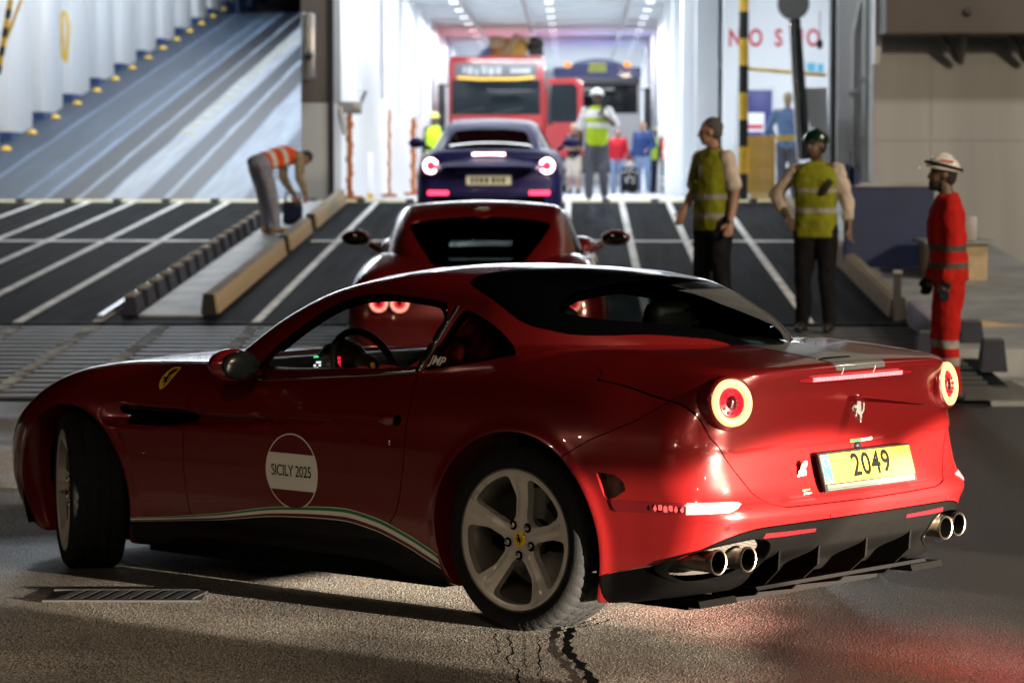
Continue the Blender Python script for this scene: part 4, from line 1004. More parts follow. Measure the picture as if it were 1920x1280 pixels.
# number plate
pt, pb = Vector((xb(0, .690)-.010, 0, .690)), Vector((xb(0, .548)-.006, 0, .548))
up = (pt-pb).normalized(); out = Vector((-up.z, 0, up.x)); out = out if out.x < 0 else -out
Mp = Matrix(((0, up.x, out.x, (pt.x+pb.x)/2+out.x*.012), (-1, up.y, out.y, -.035), (0, up.z, out.z, (pt.z+pb.z)/2), (0, 0, 0, 1)))
def rrect(w_, h_, r_, cx_=0, cy_=0):
    P = []
    for sx, sy, a0 in ((1, 1, 0), (-1, 1, 90), (-1, -1, 180), (1, -1, 270)):
        P += [(cx_+sx*(w_/2-r_)+r_*math.cos(R(a0+a)), cy_+sy*(h_/2-r_)+r_*math.sin(R(a0+a))) for a in (0, 30, 60, 90)]
    return P
npl = flat_part('number_plate', rrect(.61, .150, .006), .012, M['black_trim'], car, Mp)
flat_part('plate_face', rrect(.596, .112, .004, 0, .011), .002, M['plate_yellow'], npl, Mp @ Matrix.Translation((0, 0, .012)))
flat_part('dealer_strip', rrect(.58, .022, .003, 0, -.060), .0015, M['mesh_grille'], npl, Mp @ Matrix.Translation((0, 0, .012)))
flat_part('country_band', rrect(.052, .108, .003, -.271, .011), .001, M['plate_blue'], npl, Mp @ Matrix.Translation((0, 0, .0142)))
def lettering(name, s, size, m, parent, M4, sp=1, shear=0, bold=0, sx=1, sy=1):
    V, Fc = text_mesh(s, size, sp, shear, bold=bold); V = V*np.array([sx, sy, 1])
    return mesh_obj(name, [M4 @ Vector(v) for v in V], Fc, m, parent)
lettering('registration', '2049', .122, M['ink'], npl, Mp @ Matrix.Translation((.02, .011, .0148)), 1.08, bold=.0028, sx=1.0)
lettering('country_letter', 'L', .04, M['white'], npl, Mp @ Matrix.Translation((-.271, -.026, .0158)), bold=.001)
st = MB()
for k in range(12):
    a = k*math.pi/6; st.lathe([(.0001, 0), (.0028, 0)], 5, Mp @ Matrix.Translation((-.271+.016*math.cos(a), .038+.016*math.sin(a), .0158)))
st.build('stars', M['plate_yellow'], npl)
# emblem, flag bar, sticker, camera
xh = xb(-.037, .846)
Mh = Matrix(((0, 0, -1, xh-.002), (-1, 0, 0, -.037), (0, 1, 0, .846), (0, 0, 0, 1)))
mb = MB(); mb.prism(horse_outline(), 0, .06, 'z', Mh @ Matrix.Scale(.112, 4)); mb.build('horse_emblem', M['silver'], car, None)
for k, mm in enumerate(('green', 'white', 'dkred')):
    y0 = .012-k*.075; xx = xb(y0-.037, .7235); mb = MB(); mb.box((xx-.002, y0-.072, .718), (xx+.01, y0, .729)); mb.build('flag_bar', M[mm], car, None)
xx = xb(-.037, .703); mb = MB(); mb.ball((xx, -.037, .703), (.015, .024, .014), 14, 8); mb.build('reversing_camera', M['black_trim'], car, 60)
xs_ = xb(.345, .62); Ms = Matrix(((.0, -.35, -1, xs_-.0035), (-1, 0, 0, .343), (0, 1, -.2, .622), (0, 0, 0, 1)))
stick = [(-.005, .05), (.012, .048), (.016, .030), (.012, .016), (.024, .008), (.030, -.006), (.026, -.02), (.028, -.040), (.016, -.034), (.004, -.048), (-.006, -.036), (-.018, -.042), (-.020, -.026), (-.030, -.020), (-.022, -.004), (-.026, .010), (-.016, .020), (-.018, .036)]
flat_part('sticker', stick, .0012, M['white'], car, Ms)
for dz, mm in ((-.060, 'green'), (-.072, 'white')):
    xx = xb(.338, .622+dz); mb = MB(); mb.box((xx-.0015, .315, .622+dz-.003), (xx+.01, .362, .622+dz+.003)); mb.build('sticker_bar', M[mm], car, None)
for yy, zz in ((.775, .455), (.23, .468), (-.6, .462)):
    xx = xb(yy, zz); Md = Matrix.Translation((xx+.002, yy, zz)) @ Vector((-1, .9 if yy > .7 else 0, 0)).to_track_quat('Z', 'Y').to_matrix().to_4x4()
    mb = MB(); mb.lathe([(.0001, .004), (.011, .004), (.0125, .001)], 20, Md); mb.build('parking_sensor', M['reflector'], car, 60)
# carbon stripe and lip marks on the boot
v = full.clip(np.maximum(np.maximum(np.abs(full.V[:, 1])-.165, full.V[:, 0]+.30), 1.002-full.V[:, 2])).offset(.0018); v.build('boot_stripe', M['carbon'], car)
for yy in (.115, -.095):
    zz = np.linspace(.985, 1.012, 6); xx = surf_x(Fb, np.full(6, yy), zz)
    mb = MB(); mb.tube([(xx[i]-.001, yy, zz[i]) for i in range(6)], .0025, 6); mb.build('lip_mark', M['white'], car)
mb = MB()
for k in range(9):
    yy = .155-k*.022; xx = -.862; zz = float(surf_z(Fb, np.array([xx]), np.array([yy]))[0]); mb.box((xx-.012, yy-.008, zz), (xx+.008, yy+.006, zz+.004))
mb.build('boot_script', M['black_gloss'], car, None)
# crest on the front wing: laid on the skin
def side_plate(name, poly, m, ctr, off=.002, shear=0, slope=0):
    """flat print that follows the car's flank; poly x runs to the rear"""
    P = np.array(poly, float); n = len(P); x = ctr[0]-P[:, 0]+shear*P[:, 1]; z = ctr[1]+P[:, 1]+slope*P[:, 0]
    y = surf_y(Fb, x, z)+off; V = np.stack([x, y, z], 1)
    c = V.mean(0); cy = surf_y(Fb, c[:1], c[2:3])[0]+off; V = np.concatenate([V, [[c[0], cy, c[2]]]])
    return mesh_obj(name, V, [(i, (i+1) % n, n) for i in range(n)], m, car)
shield = [(-.030, .046), (.0, .050), (.030, .046), (.036, .010), (.026, -.025), (.0, -.050), (-.026, -.025), (-.036, .010)]
shield = smooth_poly(shield, 2)
cx0, cz0 = 2.10, .868
side_plate('crest', shield*1.08, M['ink'], (cx0, cz0), .002); side_plate('crest_face', shield, M['yellow'], (cx0, cz0), .0035)
hp = np.array(horse_outline())*.062
yh = surf_y(Fb, cx0-hp[:, 0], cz0+hp[:, 1])+.005
mesh_obj('crest_horse', np.stack([cx0-hp[:, 0], yh, cz0+hp[:, 1]], 1), [tuple(range(len(hp)))], M['ink'], car)
# door roundel: skin patches a hair proud of the door
bx, bz, brr = 1.250, .528, .157
dist = lambda S: np.hypot(S.V[:, 0]-bx, S.V[:, 2]-bz)
dk = near_door_skin
ring = dk.clip(dist(dk)-brr)
r1 = ring.offset(.0012); r1.build('roundel', M['white'], car)
r2 = ring.clip(dist(ring)-brr+.0055); top_ = r2.clip(bz+.074-r2.V[:, 2]).offset(.0024); bot_ = r2.clip(r2.V[:, 2]-bz+.078).offset(.0024)
top_.build('roundel_red', M['dkred'], car); bot_.build('roundel_red', M['dkred'], car)
V, Fc = text_mesh('SICILY 2025', .066, .92); x = bx-V[:, 0]*.80; z = bz+V[:, 1]*1.0
mesh_obj('roundel_text', np.stack([x, surf_y(Fb, x, z)+.0035, z], 1), Fc, M['ink'], car)
# tricolour stripe along the sill
for a, b, mm in ((-.5, -.18, 'dkred'), (-.18, .20, 'white'), (.20, .5, 'green'), (.5, .57, 'white'), (-.57, -.5, 'white')):
    x = np.linspace(.415, 2.285, 120); rows = []
    for t in np.linspace(a, b, 3):
        z = zst(x)+thst(x)*t; rows.append(np.stack([x, surf_y(Fb, x, z)+.0022, z], 1))
    n = len(x); V = np.concatenate(rows)
    mesh_obj('tricolour_stripe', V, [(i, i+1, n+i+1, n+i) for i in range(n-1)]+[(n+i, n+i+1, 2*n+i+1, 2*n+i) for i in range(n-1)], M[mm], car, 60)
# handle, lock, marker lamp, vent cavity
mb = MB(); mb.ball((.700, .905, .772), (.055, .030, .026), 20, 12); mb.build('door_handle', M['red'], car, 60)
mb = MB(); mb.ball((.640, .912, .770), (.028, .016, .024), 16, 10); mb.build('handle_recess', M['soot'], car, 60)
mb = MB(); mb.ball((.672, float(surf_y(Fb, np.array([.672]), np.array([.683]))[0]), .683), (.007, .004, .011), 10, 8); mb.build('door_lock', M['chrome'], car, 60)
mb = MB(); mb.ball((2.17, float(surf_y(Fb, np.array([2.17]), np.array([.55]))[0]), .55), (.010, .006, .007), 10, 8); mb.build('side_marker', M['chrome'], car, 60)
VC = smooth_poly([(2.41, .742), (2.20, .741), (1.93, .736), (1.93, .680), (2.20, .664), (2.33, .668)], 1)
v = yside(full, 1); v = v.clip(np.maximum(sdf_poly(v.V[:, [0, 2]], VC), .6-v.V[:, 1])).offset(.0015); v.build('side_vent', M['black_gloss'], car)
# door mirrors
for sg in (1, -1):
    mb = MB(); mb.ball((1.545, sg*.975, .958), (.075, .115, .068), 24, 14); mb.tube([(1.58, sg*.80, .90), (1.56, sg*.90, .925)], [.03, .035], 10); mo = mb.build('door_mirror', M['red'], car, 60)
    mb = MB(); mb.ball((1.487, sg*.975, .958), (.026, .104, .060), 24, 12); mb.build('mirror_glass', M['mirror_dark'], mo, 60)
# wheels
make_wheel(car, 0, .945-.145, .35, .352, .285, .270, 1, 0, R(3))
make_wheel(car, 0, -.945+.145, .35, .352, .285, .270, -1)
make_wheel(car, 2.67, .935-.135, .345, .345, .255, .268, 1, R(-32.5), R(20))
make_wheel(car, 2.67, -.935+.135, .345, .345, .255, .268, -1, R(-32.5))
for xx, rr_ in ((0, .425), (2.67, .43)):
    for sg in (1, -1):
        mb = MB(); n = 40; a = np.linspace(R(-25), R(205), n)
        V = [(xx+rr_*math.cos(t), sg*yy, .35+rr_*math.sin(t)) for yy in (.84, .42) for t in a]+[(xx, sg*.42, .35)]
        mb.add(V, [(i, i+1, n+i+1, n+i) for i in range(n-1)]+[(n+i, n+i+1, 2*n) for i in range(n-1)]); mb.build('arch_liner', M['soot'], car, 60)
mb = MB(); mb.box((-.60, -.62, .105), (2.95, .62, .19)); mb.box((.46, -.84, .115), (2.22, -.622, .19)); mb.box((.46, .622, .115), (2.22, .84, .19)); mb.build('underbody', M['soot'], car)

# ---- roof, glass and cabin
Gf = CAR_G
house = implicit_shell(Gf, (-.95, -1.0, .85), (2.55, 1.0, 1.6), .026, -.25, 1.6, .88, skip=((2, 0),))
house = house.clip(.88-house.V[:, 2])
DW = smooth_poly([(1.60, .80), (1.575, .93), (1.553, .986), (1.321, 1.164), (1.163, 1.243), (.998, 1.262), (.727, 1.252), (.545, 1.226), (.645, .97), (.69, .80)], 1)
QW = smooth_poly([(.655, .80), (.625, .975), (.515, 1.218), (.43, 1.195), (.319, 1.151), (.225, 1.085), (.195, 1.045), (.19, .80)], 1)
PAN = smooth_poly([(.56, .59), (.50, .625), (.315, .66), (.15, .65), (-.054, .573), (-.302, .385), (-.48, .19), (-.7, .05), (-.8, -.2), (.57, -.2)], 2)
def win_g(poly):
    return lambda S: np.maximum(sdf_poly(S.V[:, [0, 2]], poly), .4-np.abs(S.V[:, 1]))
def pan_g(S): return np.maximum(sdf_poly(np.stack([S.V[:, 0], np.abs(S.V[:, 1])], 1), PAN), .95-S.V[:, 2])
def rw_g(S): return np.maximum(pan_g(S)+.035, S.V[:, 0]-.115+.05*np.abs(S.V[:, 1]))
def ws_g(S): return np.maximum(1.22+.10*(1-(np.abs(S.V[:, 1])/.6)**2)-S.V[:, 0], np.abs(S.V[:, 1])-(.735-.42*(S.V[:, 2]-.92)-.035))
H = house
for gf in (win_g(DW), win_g(QW), ws_g):
    g = gf(H); H = H.clip(-g); H = H.flange(.035)
g = pan_g(H); roof_s = H.clip(-g+.001).flange(.02)
roof_s.build('roof', M['red'], car)
P_ = house.clip(pan_g(house)+.001); P2 = P_.clip(-rw_g(P_)); P2.flange(.004).build('roof_panel', M['black_gloss'], car)
for nm, gf, mm in (('windscreen', ws_g, 'glass'), ('rear_window', rw_g, 'glass_dark')):
    q = house.clip(gf(house)-(.001 if nm == 'rear_window' else .012)).offset(-.0005 if nm == 'rear_window' else -.008); q.build(nm, M[mm], car)
for sg in (1, -1):
    v = yside(house, sg)
    q = v.clip(win_g(QW)(v)-.012).offset(-.008); q.build('quarter_window', M['glass_dark'], car)
    if sg < 0: q = v.clip(win_g(DW)(v)-.012).offset(-.008); q.build('door_window', M['glass'], car)
    # inner black frame round the door window, window pillar, sill trim
    q = v.clip(np.abs(win_g(DW)(v)+.012)-.014); q = q.clip(.93-q.V[:, 2]).offset(-.004); q.build('window_seal', M['soot'], car)
    zz = np.linspace(.965, 1.222, 8); xx = np.interp(zz, [.965, 1.222], [.640, .530]); yy = surf_y(Gf, xx, zz, 1)
    mb = MB(); mb.tube([(xx[i], sg*(yy[i]+.002), zz[i]) for i in range(8)], .009, 6); mb.build('window_pillar', M['chrome'], car, 60)
    xx = np.linspace(1.56, .66, 14); yy = np.interp(xx, [.66, 1.56], [.785, .815]); zz = surf_z(Fb, xx, yy, .7)+.002
    mb = MB(); mb.tube([(xx[i], sg*yy[i], zz[i]) for i in range(14)], .006, 6); mb.build('sill_trim', M['chrome'], car, 60)
# headliner: keeps the roof dark inside
q = house.clip(1.02-house.V[:, 2]); q = q.clip(-np.minimum(np.minimum(win_g(DW)(q), win_g(QW)(q)), np.minimum(ws_g(q), rw_g(q)))-.01).offset(-.042); q.build('headliner', M['soot'], car)
# cabin
mb = MB(); mb.box((-.35, -.80, .30), (2.05, .80, .34)); mb.build('cabin_floor', M['soot'], car)
for sg in (1, -1):
    mb = MB(); a, b = sorted((sg*.76, sg*.80)); mb.box((.1, a, .3), (1.95, b, .885)); mb.build('door_lining', M['leather'], car)
mb = MB(); mb.box((-.02, -.74, .3), (.04, .74, .86)); mb.box((-.45, -.55, .86), (.04, .55, .90)); mb.build('rear_bulkhead', M['soot'], car)
dash = [(1.48, .62), (1.45, .80), (1.47, .875), (1.52, .915), (1.64, .945), (1.80, .945), (2.0, .90), (2.0, .62)]
mb = MB(); mb.prism(dash, -.755, .755, 'y'); da = mb.build('dashboard', M['leather'], car, 40)
mb = MB(); mb.tube([(1.50, .25, .93), (1.50, .31, .975), (1.50, .37, .988), (1.50, .43, .975), (1.50, .49, .93)], [.05, .055, .06, .055, .05], 12); mb.build('instrument_hood', M['grey_trim'], da, 60)
mb = MB(); mb.prism([(1.58, .93), (1.66, .962), (1.84, .955), (1.90, .92)], -.70, .70, 'y'); mb.build('dash_top', M['grey_trim'], da, 40)
for yy, rr_ in ((.60, .034), (-.15, .038), (-.28, .038), (-.62, .034)):
    mb = MB(); mb.lathe([(rr_*1.15, 0), (rr_*1.15, .03), (rr_, .032), (rr_*.9, .012), (.001, .012)], 24, Matrix.Translation((1.47, yy, .885)) @ Matrix.Rotation(-math.pi/2, 4, 'Y')); mb.build('air_vent', M['grey_trim'], da, 50)
M['dial'] = mat('dial_lit', (.7, .7, .7), emit=(.9, .95, 1), estr=.9); M['dial_red'] = mat('dial_red', (.6, .02, .02), emit=(1, .02, .05), estr=1.0); M['dial_green'] = mat('dial_green', (.02, .6, .1), emit=(.1, 1, .3), estr=.8)
# lit switch block by the door, and red bar of the instruments
mb = MB()
for r_i in range(6):
    for c_i in range(3):
        if (r_i*3+c_i) % 4 != 1: mb.box((1.462, .535+c_i*.015, .885+r_i*.0125), (1.466, .546+c_i*.015, .894+r_i*.0125))
mb.build('lit_switches', M['dial'], da, None)
mb = MB(); mb.box((1.462, .55, .972), (1.466, .575, .98)); mb.build('green_telltale', M['dial_green'], da, None)
sw = MB(); cw = Vector((1.36, .37, .915)); Mw = Matrix.Translation(cw) @ Matrix.Rotation(R(-66), 4, 'Y')
ringp = [Mw @ Vector((.178*math.cos(a), .178*math.sin(a), 0)) for a in np.linspace(0, 2*math.pi, 49)[:-1]]
sw.tube(ringp, .0165, 10, closed=True); swo = sw.build('steering_wheel', M['leather'], car, 60)
sw = MB(); sw.ball((0, 0, .02), (.07, .075, .03), 20, 10, Mw)
sw.build('wheel_hub', M['leather'], swo, 60)
for a in (R(90), R(-90), R(180)):
    sw = MB(); sw.tube([Mw @ Vector((math.cos(a)*.05, math.sin(a)*.05, .012)), Mw @ Vector((math.cos(a)*.17, math.sin(a)*.17, 0))], [.020, .013], 8); sw.build('spoke', M['black_trim'], swo, 60)
mb = MB(); mb.ball((0, 0, .05), (.016, .016, .006), 12, 8, Mw); mb.build('wheel_badge', M['yellow'], swo, 60)
mb = MB()
for k in range(5): mb.box((1.40, .475+.001*k, .90+k*.016), (1.404, .490+.001*k, .912+k*.016))
mb.build('red_gauge', M['dial_red'], da, None)
for sg in (1, -1):
    mb = MB(); mb.box((.55, sg*.37-.25, .34), (1.10, sg*.37+.25, .52), bev=.05)
    mb.box((-.07, -.24, 0), (.07, .24, .60), Matrix.Translation((.50, sg*.37, .50)) @ Matrix.Rotation(R(-18), 4, 'Y'), bev=.06)
    mb.box((-.05, -.13, 0), (.05, .13, .20), Matrix.Translation((.33, sg*.37, 1.02)) @ Matrix.Rotation(R(-12), 4, 'Y'), bev=.045); mb.build('seat', M['leather'], car, 50)
# letters on the quarter window
V, Fc = text_mesh('JMP', .05, 1.0, shear=.25, bold=.0008); x = .560-V[:, 0]; z = 1.005+V[:, 1]-.10*V[:, 0]
mesh_obj('window_letters', np.stack([x, surf_y(Gf, x, z)+.004, z], 1), Fc, M['white'], car)

# ================================================================== the two cars ahead, and the trucks
def coupe_fn(wx, tz, rz, fz, dish=0, wz=None, ktop=.12, rc=.14):
    wz = wz or spl([.0, .15, .3, .5, .65, .8, .95, 1.1, 1.3], [.10, .06, .02, 0, 0, .03, .10, .22, .5])
    def Fn(P):
        x, y, z = P[:, 0], P[:, 1], P[:, 2]; ay = np.abs(y)
        side = ay-(wx(x)-wz(z)); rear = (rz(z)+rc*ay**3)-x; front = x-(fz(z)-.42*ay**2.4)
        top = z-(tz(x)+.03*(1-(ay/.75)**2)-dish*np.exp(-(ay/.50)**4)*sstep(1.3, .6, x))
        f = smax(side, rear, .16); f = smax(f, front, .5); f = smax(f, top, ktop); return smax(f, .15-z, .05)
    return Fn
def house_fn(fx, zp, zb=.92, tum=.42, z0=.80, kt=.10):
    def Fn(P):
        x, y, z = P[:, 0], P[:, 1], P[:, 2]; ay = np.abs(y)
        f = smax((ay-(fx(x)-tum*(z-zb)))*.9, z-(zp(x+.35*ay*ay*sstep(.6, 1.1, x)-.25*ay*ay*sstep(.3, -.3, x))-.09*ay*ay), kt); return smax(f, z0-z, .02)
    return Fn
def car_place(x, y, pitch, z): return (x, y, z), Euler((0, -pitch, math.pi/2))
def other_car(name, label, loc, pitch, paintm, Fb, Gf, side_poly, rear_g, front_x, wheel, lift=.05):
    t = thing(name, label, 'car', loc); t.rotation_euler = Euler((0, -pitch, math.pi/2), 'XYZ')
    full = implicit_shell(Fb, (-1.05, -1.15, .08), (3.75, 1.15, 1.3), .045, -.3, 2.8, .55)
    ay = np.abs(full.V[:, 1]); g = np.maximum(.40-np.hypot(full.V[:, 0], full.V[:, 2]-.35), .39-np.hypot(full.V[:, 0]-2.65, full.V[:, 2]-.35)); S = full.clip(np.where(ay > .5, g, -1.)); S = S.flange(.14, inward(S))
    g = np.where(S.V[:, 2] > .8, -sdf_poly(np.stack([S.V[:, 0], np.abs(S.V[:, 1])], 1), np.array([(1.9, -.5), (1.85, .6), (1.2, .70), (.4, .64), (.3, -.5)])), -1.)
    S = S.clip(g); S.build('body', paintm, t)
    h = implicit_shell(Gf, (-1.0, -1.1, .82), (2.5, 1.1, 1.65), .04, -.3, 1.5, .85, skip=((2, 0),)); h = h.clip(.86-h.V[:, 2])
    sg_ = lambda S: np.maximum(sdf_poly(S.V[:, [0, 2]], side_poly), .4-np.abs(S.V[:, 1]))
    wg = lambda S: np.maximum(front_x-S.V[:, 0], np.abs(S.V[:, 1])-.58)
    H = h
    for gf in (sg_, rear_g, wg): H = H.clip(-gf(H)); H = H.flange(.03)
    H.build('roof', paintm, t)
    for nm, gf, mm in (('side_window', sg_, 'glass_black'), ('rear_window', rear_g, 'glass_black'), ('windscreen', wg, 'glass')):
        if nm == 'side_window':
            for s in (1, -1): v = yside(h, s); v.clip(gf(v)-.012).offset(-.008).build(nm, M[mm], t)
        else: h.clip(gf(h)-.012).offset(-.008).build(nm, M[mm], t)
    r, wd, rr, wy = wheel
    for xx in (0, 2.65):
        for s in (1, -1): make_wheel(t, xx, s*wy, .35, r, wd, rr, s)
    mb = MB(); mb.box((-.6, -.8, .14), (3.1, .8, .2)); mb.box((.2, -.72, .2), (1.9, .72, .24)); mb.build('underbody', M['soot'], t)
    mb = MB(); mb.box((1.35, -.72, .5), (1.9, .72, .92), bev=.05); mb.build('dashboard', M['leather'], t, 40)
    for s in (1, -1):
        mb = MB(); mb.box((.6, s*.37-.24, .25), (1.15, s*.37+.24, .5), bev=.05); mb.box((.42, s*.37-.24, .45), (.6, s*.37+.24, 1.0), bev=.06); mb.box((.40, s*.37-.12, 1.0), (.48, s*.37+.12, 1.17), bev=.03); mb.build('seat', M['leather'], t, 50)
    return t, full, h
M['coupe_ring'] = mat('coupe_ring', (.8, .3, .25), emit=(1, .30, .22), estr=2.2); M['coupe_red'] = mat('coupe_red', (.5, .02, .03), emit=(1, .02, .05), estr=1.1)
# --- red mid-engined coupe on the foot of the ramp
cF = coupe_fn(spl([-1, -.6, -.2, .2, .8, 1.5, 2.2, 2.7, 3.2, 3.7], [.90, .98, 1.02, 1.02, .98, .95, .97, .99, .93, .7]),
              spl([-1.1, -.8, -.4, 0, .4, .8, 1.4, 2.2, 2.7, 3.1, 3.6], [.88, .95, 1.02, 1.05, 1.03, .985, .93, .93, .92, .76, .5]),
              spl([0, .2, .4, .6, .8, .95, 1.1], [-.7, -.78, -.85, -.84, -.80, -.84, -.86]), spl([0, .3, .5, .8, 1], [3.4, 3.55, 3.58, 3.3, 3.0]), .07)
cG = house_fn(spl([-.7, -.4, 0, .5, 1.1, 1.7, 2.3], [.40, .52, .70, .80, .84, .80, .68]), spl([-.9, -.5, -.1, .3, .7, 1.0, 1.3, 1.6, 2.0, 2.4], [.86, 1.0, 1.14, 1.28, 1.375, 1.40, 1.385, 1.31, 1.11, .90]), .95)
rwp = smooth_poly([(.42, .52), (.30, .58), (-.25, .40), (-.40, .36), (-.6, .25), (-.7, -.2), (.46, -.2)], 2)
SIDE1 = smooth_poly([(2.0, .8), (1.75, 1.05), (1.35, 1.24), (.9, 1.26), (.62, 1.20), (.45, 1.03), (.5, .8)], 1)
red_car, rfull, rh = other_car('coupe_car', 'dark red low coupe with glossy black engine window on the ramp foot', (-.76, 22.62, .11), .06, M['red'], cF, cG, SIDE1,
    lambda S: np.maximum(sdf_poly(np.stack([S.V[:, 0], np.abs(S.V[:, 1])], 1), rwp), .9-S.V[:, 2]), 1.42, (.35, .29, .26, .80))
for s in (1, -1):
    for yy in (.735, .575):
        xx = float(surf_x(cF, np.array([s*yy]), np.array([.745]))[0]); tail_lamp(red_car, (xx-.03, s*yy, .745), (-1, s*.25*(yy > .6), .08), .072, M['coupe_ring'], M['coupe_red'])
    mb = MB(); mb.ball((1.62, s*1.09, 1.05), (.085, .125, .065), 20, 12); mb.tube([(1.68, s*.88, .93), (1.65, s*.98, 1.0)], [.025, .03], 8); mo = mb.build('door_mirror', M['red'], red_car, 60)
    mb = MB(); mb.ball((1.55, s*1.09, 1.05), (.02, .105, .05), 16, 10); mb.build('mirror_glass', M['black_gloss'], mo, 60)
    mb = MB(); mb.tube([(.02, s*.40, 1.02), (.30, s*.46, 1.19)], .022, 8); mb.build('engine_bay_strut', M['galv'], red_car, 60)
    mb = MB(); mb.ball((2.55, s*.80, .90), (.30, .14, .09), 16, 10); mb.build('front_wing_crest', M['red'], red_car, 60)
mb = MB(); mb.box((-.30, -.30, .80), (.35, .30, .93), bev=.06); mb.build('engine_cover', M['black_gloss'], red_car, 40)
mb = MB(); mb.tube([(.62, -.06, 1.365), (.62, .06, 1.365)], .02, 8); mb.build('roof_aerial', M['chrome'], red_car, 60)
# --- blue shooting-brake at the top of the ramp
M['navy'] = paint('navy_paint', (.018, .018, .17), rough=.5, coat=.12, metal=0)
bF = coupe_fn(spl([-1, -.6, -.2, .2, .8, 1.5, 2.2, 2.7, 3.2, 3.7], [.90, .97, 1.0, 1.0, .97, .96, .97, .98, .93, .75]),
              spl([-1.1, -.85, -.4, 0, .6, 1.2, 2.0, 2.7, 3.1, 3.6], [1.04, 1.09, 1.11, 1.10, 1.06, 1.02, 1.0, .95, .82, .55]),
              spl([0, .2, .45, .55, .75, .9, 1.02, 1.1], [-.72, -.80, -.92, -.93, -.87, -.86, -.90, -.90]), spl([0, .3, .5, .8, 1], [3.4, 3.55, 3.58, 3.3, 3.0]), 0,
              spl([.0, .15, .3, .5, .7, .9, 1.02, 1.15, 1.35], [.10, .06, .02, 0, 0, .04, .10, .22, .5]))
bG = house_fn(spl([-1, -.8, -.5, 0, .6, 1.2, 1.8, 2.3], [.62, .70, .76, .82, .85, .85, .81, .70]), spl([-1.0, -.85, -.6, -.2, .2, .8, 1.2, 1.5, 1.9, 2.3], [.98, 1.08, 1.22, 1.37, 1.44, 1.465, 1.45, 1.37, 1.19, .98]), 1.0, .56)
rwb = np.array([(-.20, .46), (-.32, .52), (-.70, .60), (-.76, .5), (-.86, -.2), (-.18, -.2)])
SIDE2 = smooth_poly([(2.0, .9), (1.75, 1.14), (1.35, 1.34), (.8, 1.38), (.1, 1.33), (-.35, 1.16), (-.3, .9)], 1)
blue_car, bfull, bh = other_car('estate_car', 'dark blue shooting brake with glowing round brake lamps driving up into the hall', (-1.17, 39.55, ramp_z(39.4)), .06, M['navy'], bF, bG, SIDE2,
    lambda S: np.maximum(sdf_poly(np.stack([S.V[:, 0], np.abs(S.V[:, 1])], 1), rwb), 1.09-S.V[:, 2]), 1.35, (.36, .29, .27, .83))
M['blue_trim'] = mat('blue_trim', (.10, .14, .42), rough=.3)
M['brake_hot'] = mat('brake_hot', (.9, .5, .5), emit=(1, .62, .62), estr=9); M['brake_glow'] = mat('brake_glow', (.8, .05, .1), emit=(1, .04, .10), estr=4)
for s in (1, -1):
    xx = float(surf_x(bF, np.array([s*.78]), np.array([.90]))[0]); tail_lamp(blue_car, (xx-.03, s*.78, .90), (-1, s*.22, .06), .105, M['brake_hot'], M['brake_glow'])
    mb = MB(); mb.box((-.925, s*.68-.14, .515), (-.86, s*.68+.14, .57), bev=.015); mb.build('bumper_lamp', M['brake_glow'], blue_car, 40)
    mb = MB(); mb.ball((1.55, s*1.10, 1.10), (.08, .12, .075), 18, 12); mb.tube([(1.62, s*.90, 1.0), (1.58, s*1.0, 1.06)], [.025, .03], 8); mb.build('door_mirror', M['navy'], blue_car, 60)
    mb = MB(); mb.lathe([(.05, -.1), (.055, 0), (.05, .01), (.042, .0), (.042, -.1)], 20, Matrix.Translation((-.86, s*.62, .36)) @ RXm); mb.build('exhaust_tip', M['chrome'], blue_car, 50)
mb = MB(); mb.box((-.895, -.22, 1.035), (-.87, .22, 1.075), bev=.012); mb.build('brake_light', M['brake_hot'], blue_car, 40)
mb = MB(); mb.box((-.955, -.30, .65), (-.93, .30, .775), bev=.01); p_ = mb.build('number_plate', mat('plate_pale', (.75, .70, .45), emit=(1, .9, .55), estr=.35), blue_car, 40)
mb = MB()
for k, (a, wd) in enumerate(((-.22, .05), (-.15, .04), (-.09, .05), (.0, .05), (.07, .05), (.14, .04), (.20, .04))): mb.box((-.957, a, .675), (-.9552, a+wd, .75))
tag(mb.build('registration', M['galv'], p_), kind='stuff')
for z, hw in ((.985, .55), (.815, .45)):
    mb = MB(); n = 15; ys = np.linspace(-hw, hw, n); xs = surf_x(bF, ys, np.full(n, z)); mb.tube([(xs[i]-.004, ys[i], z) for i in range(n)], .010, 6); mb.build('tailgate_trim', M['blue_trim'], blue_car, 60)
mb = MB(); mb.box((-.93, -.75, .30), (-.80, .75, .50), bev=.05); mb.build('rear_diffuser', M['diffuser'], blue_car, 40)
mb = MB(); mb.prism(horse_outline(), 0, .08, 'z', Matrix(((0, 0, -1, -.885), (-1, 0, 0, 0), (0, 1, 0, .90), (0, 0, 0, 1))) @ Matrix.Scale(.10, 4)); mb.build('tail_emblem', M['chrome'], blue_car)

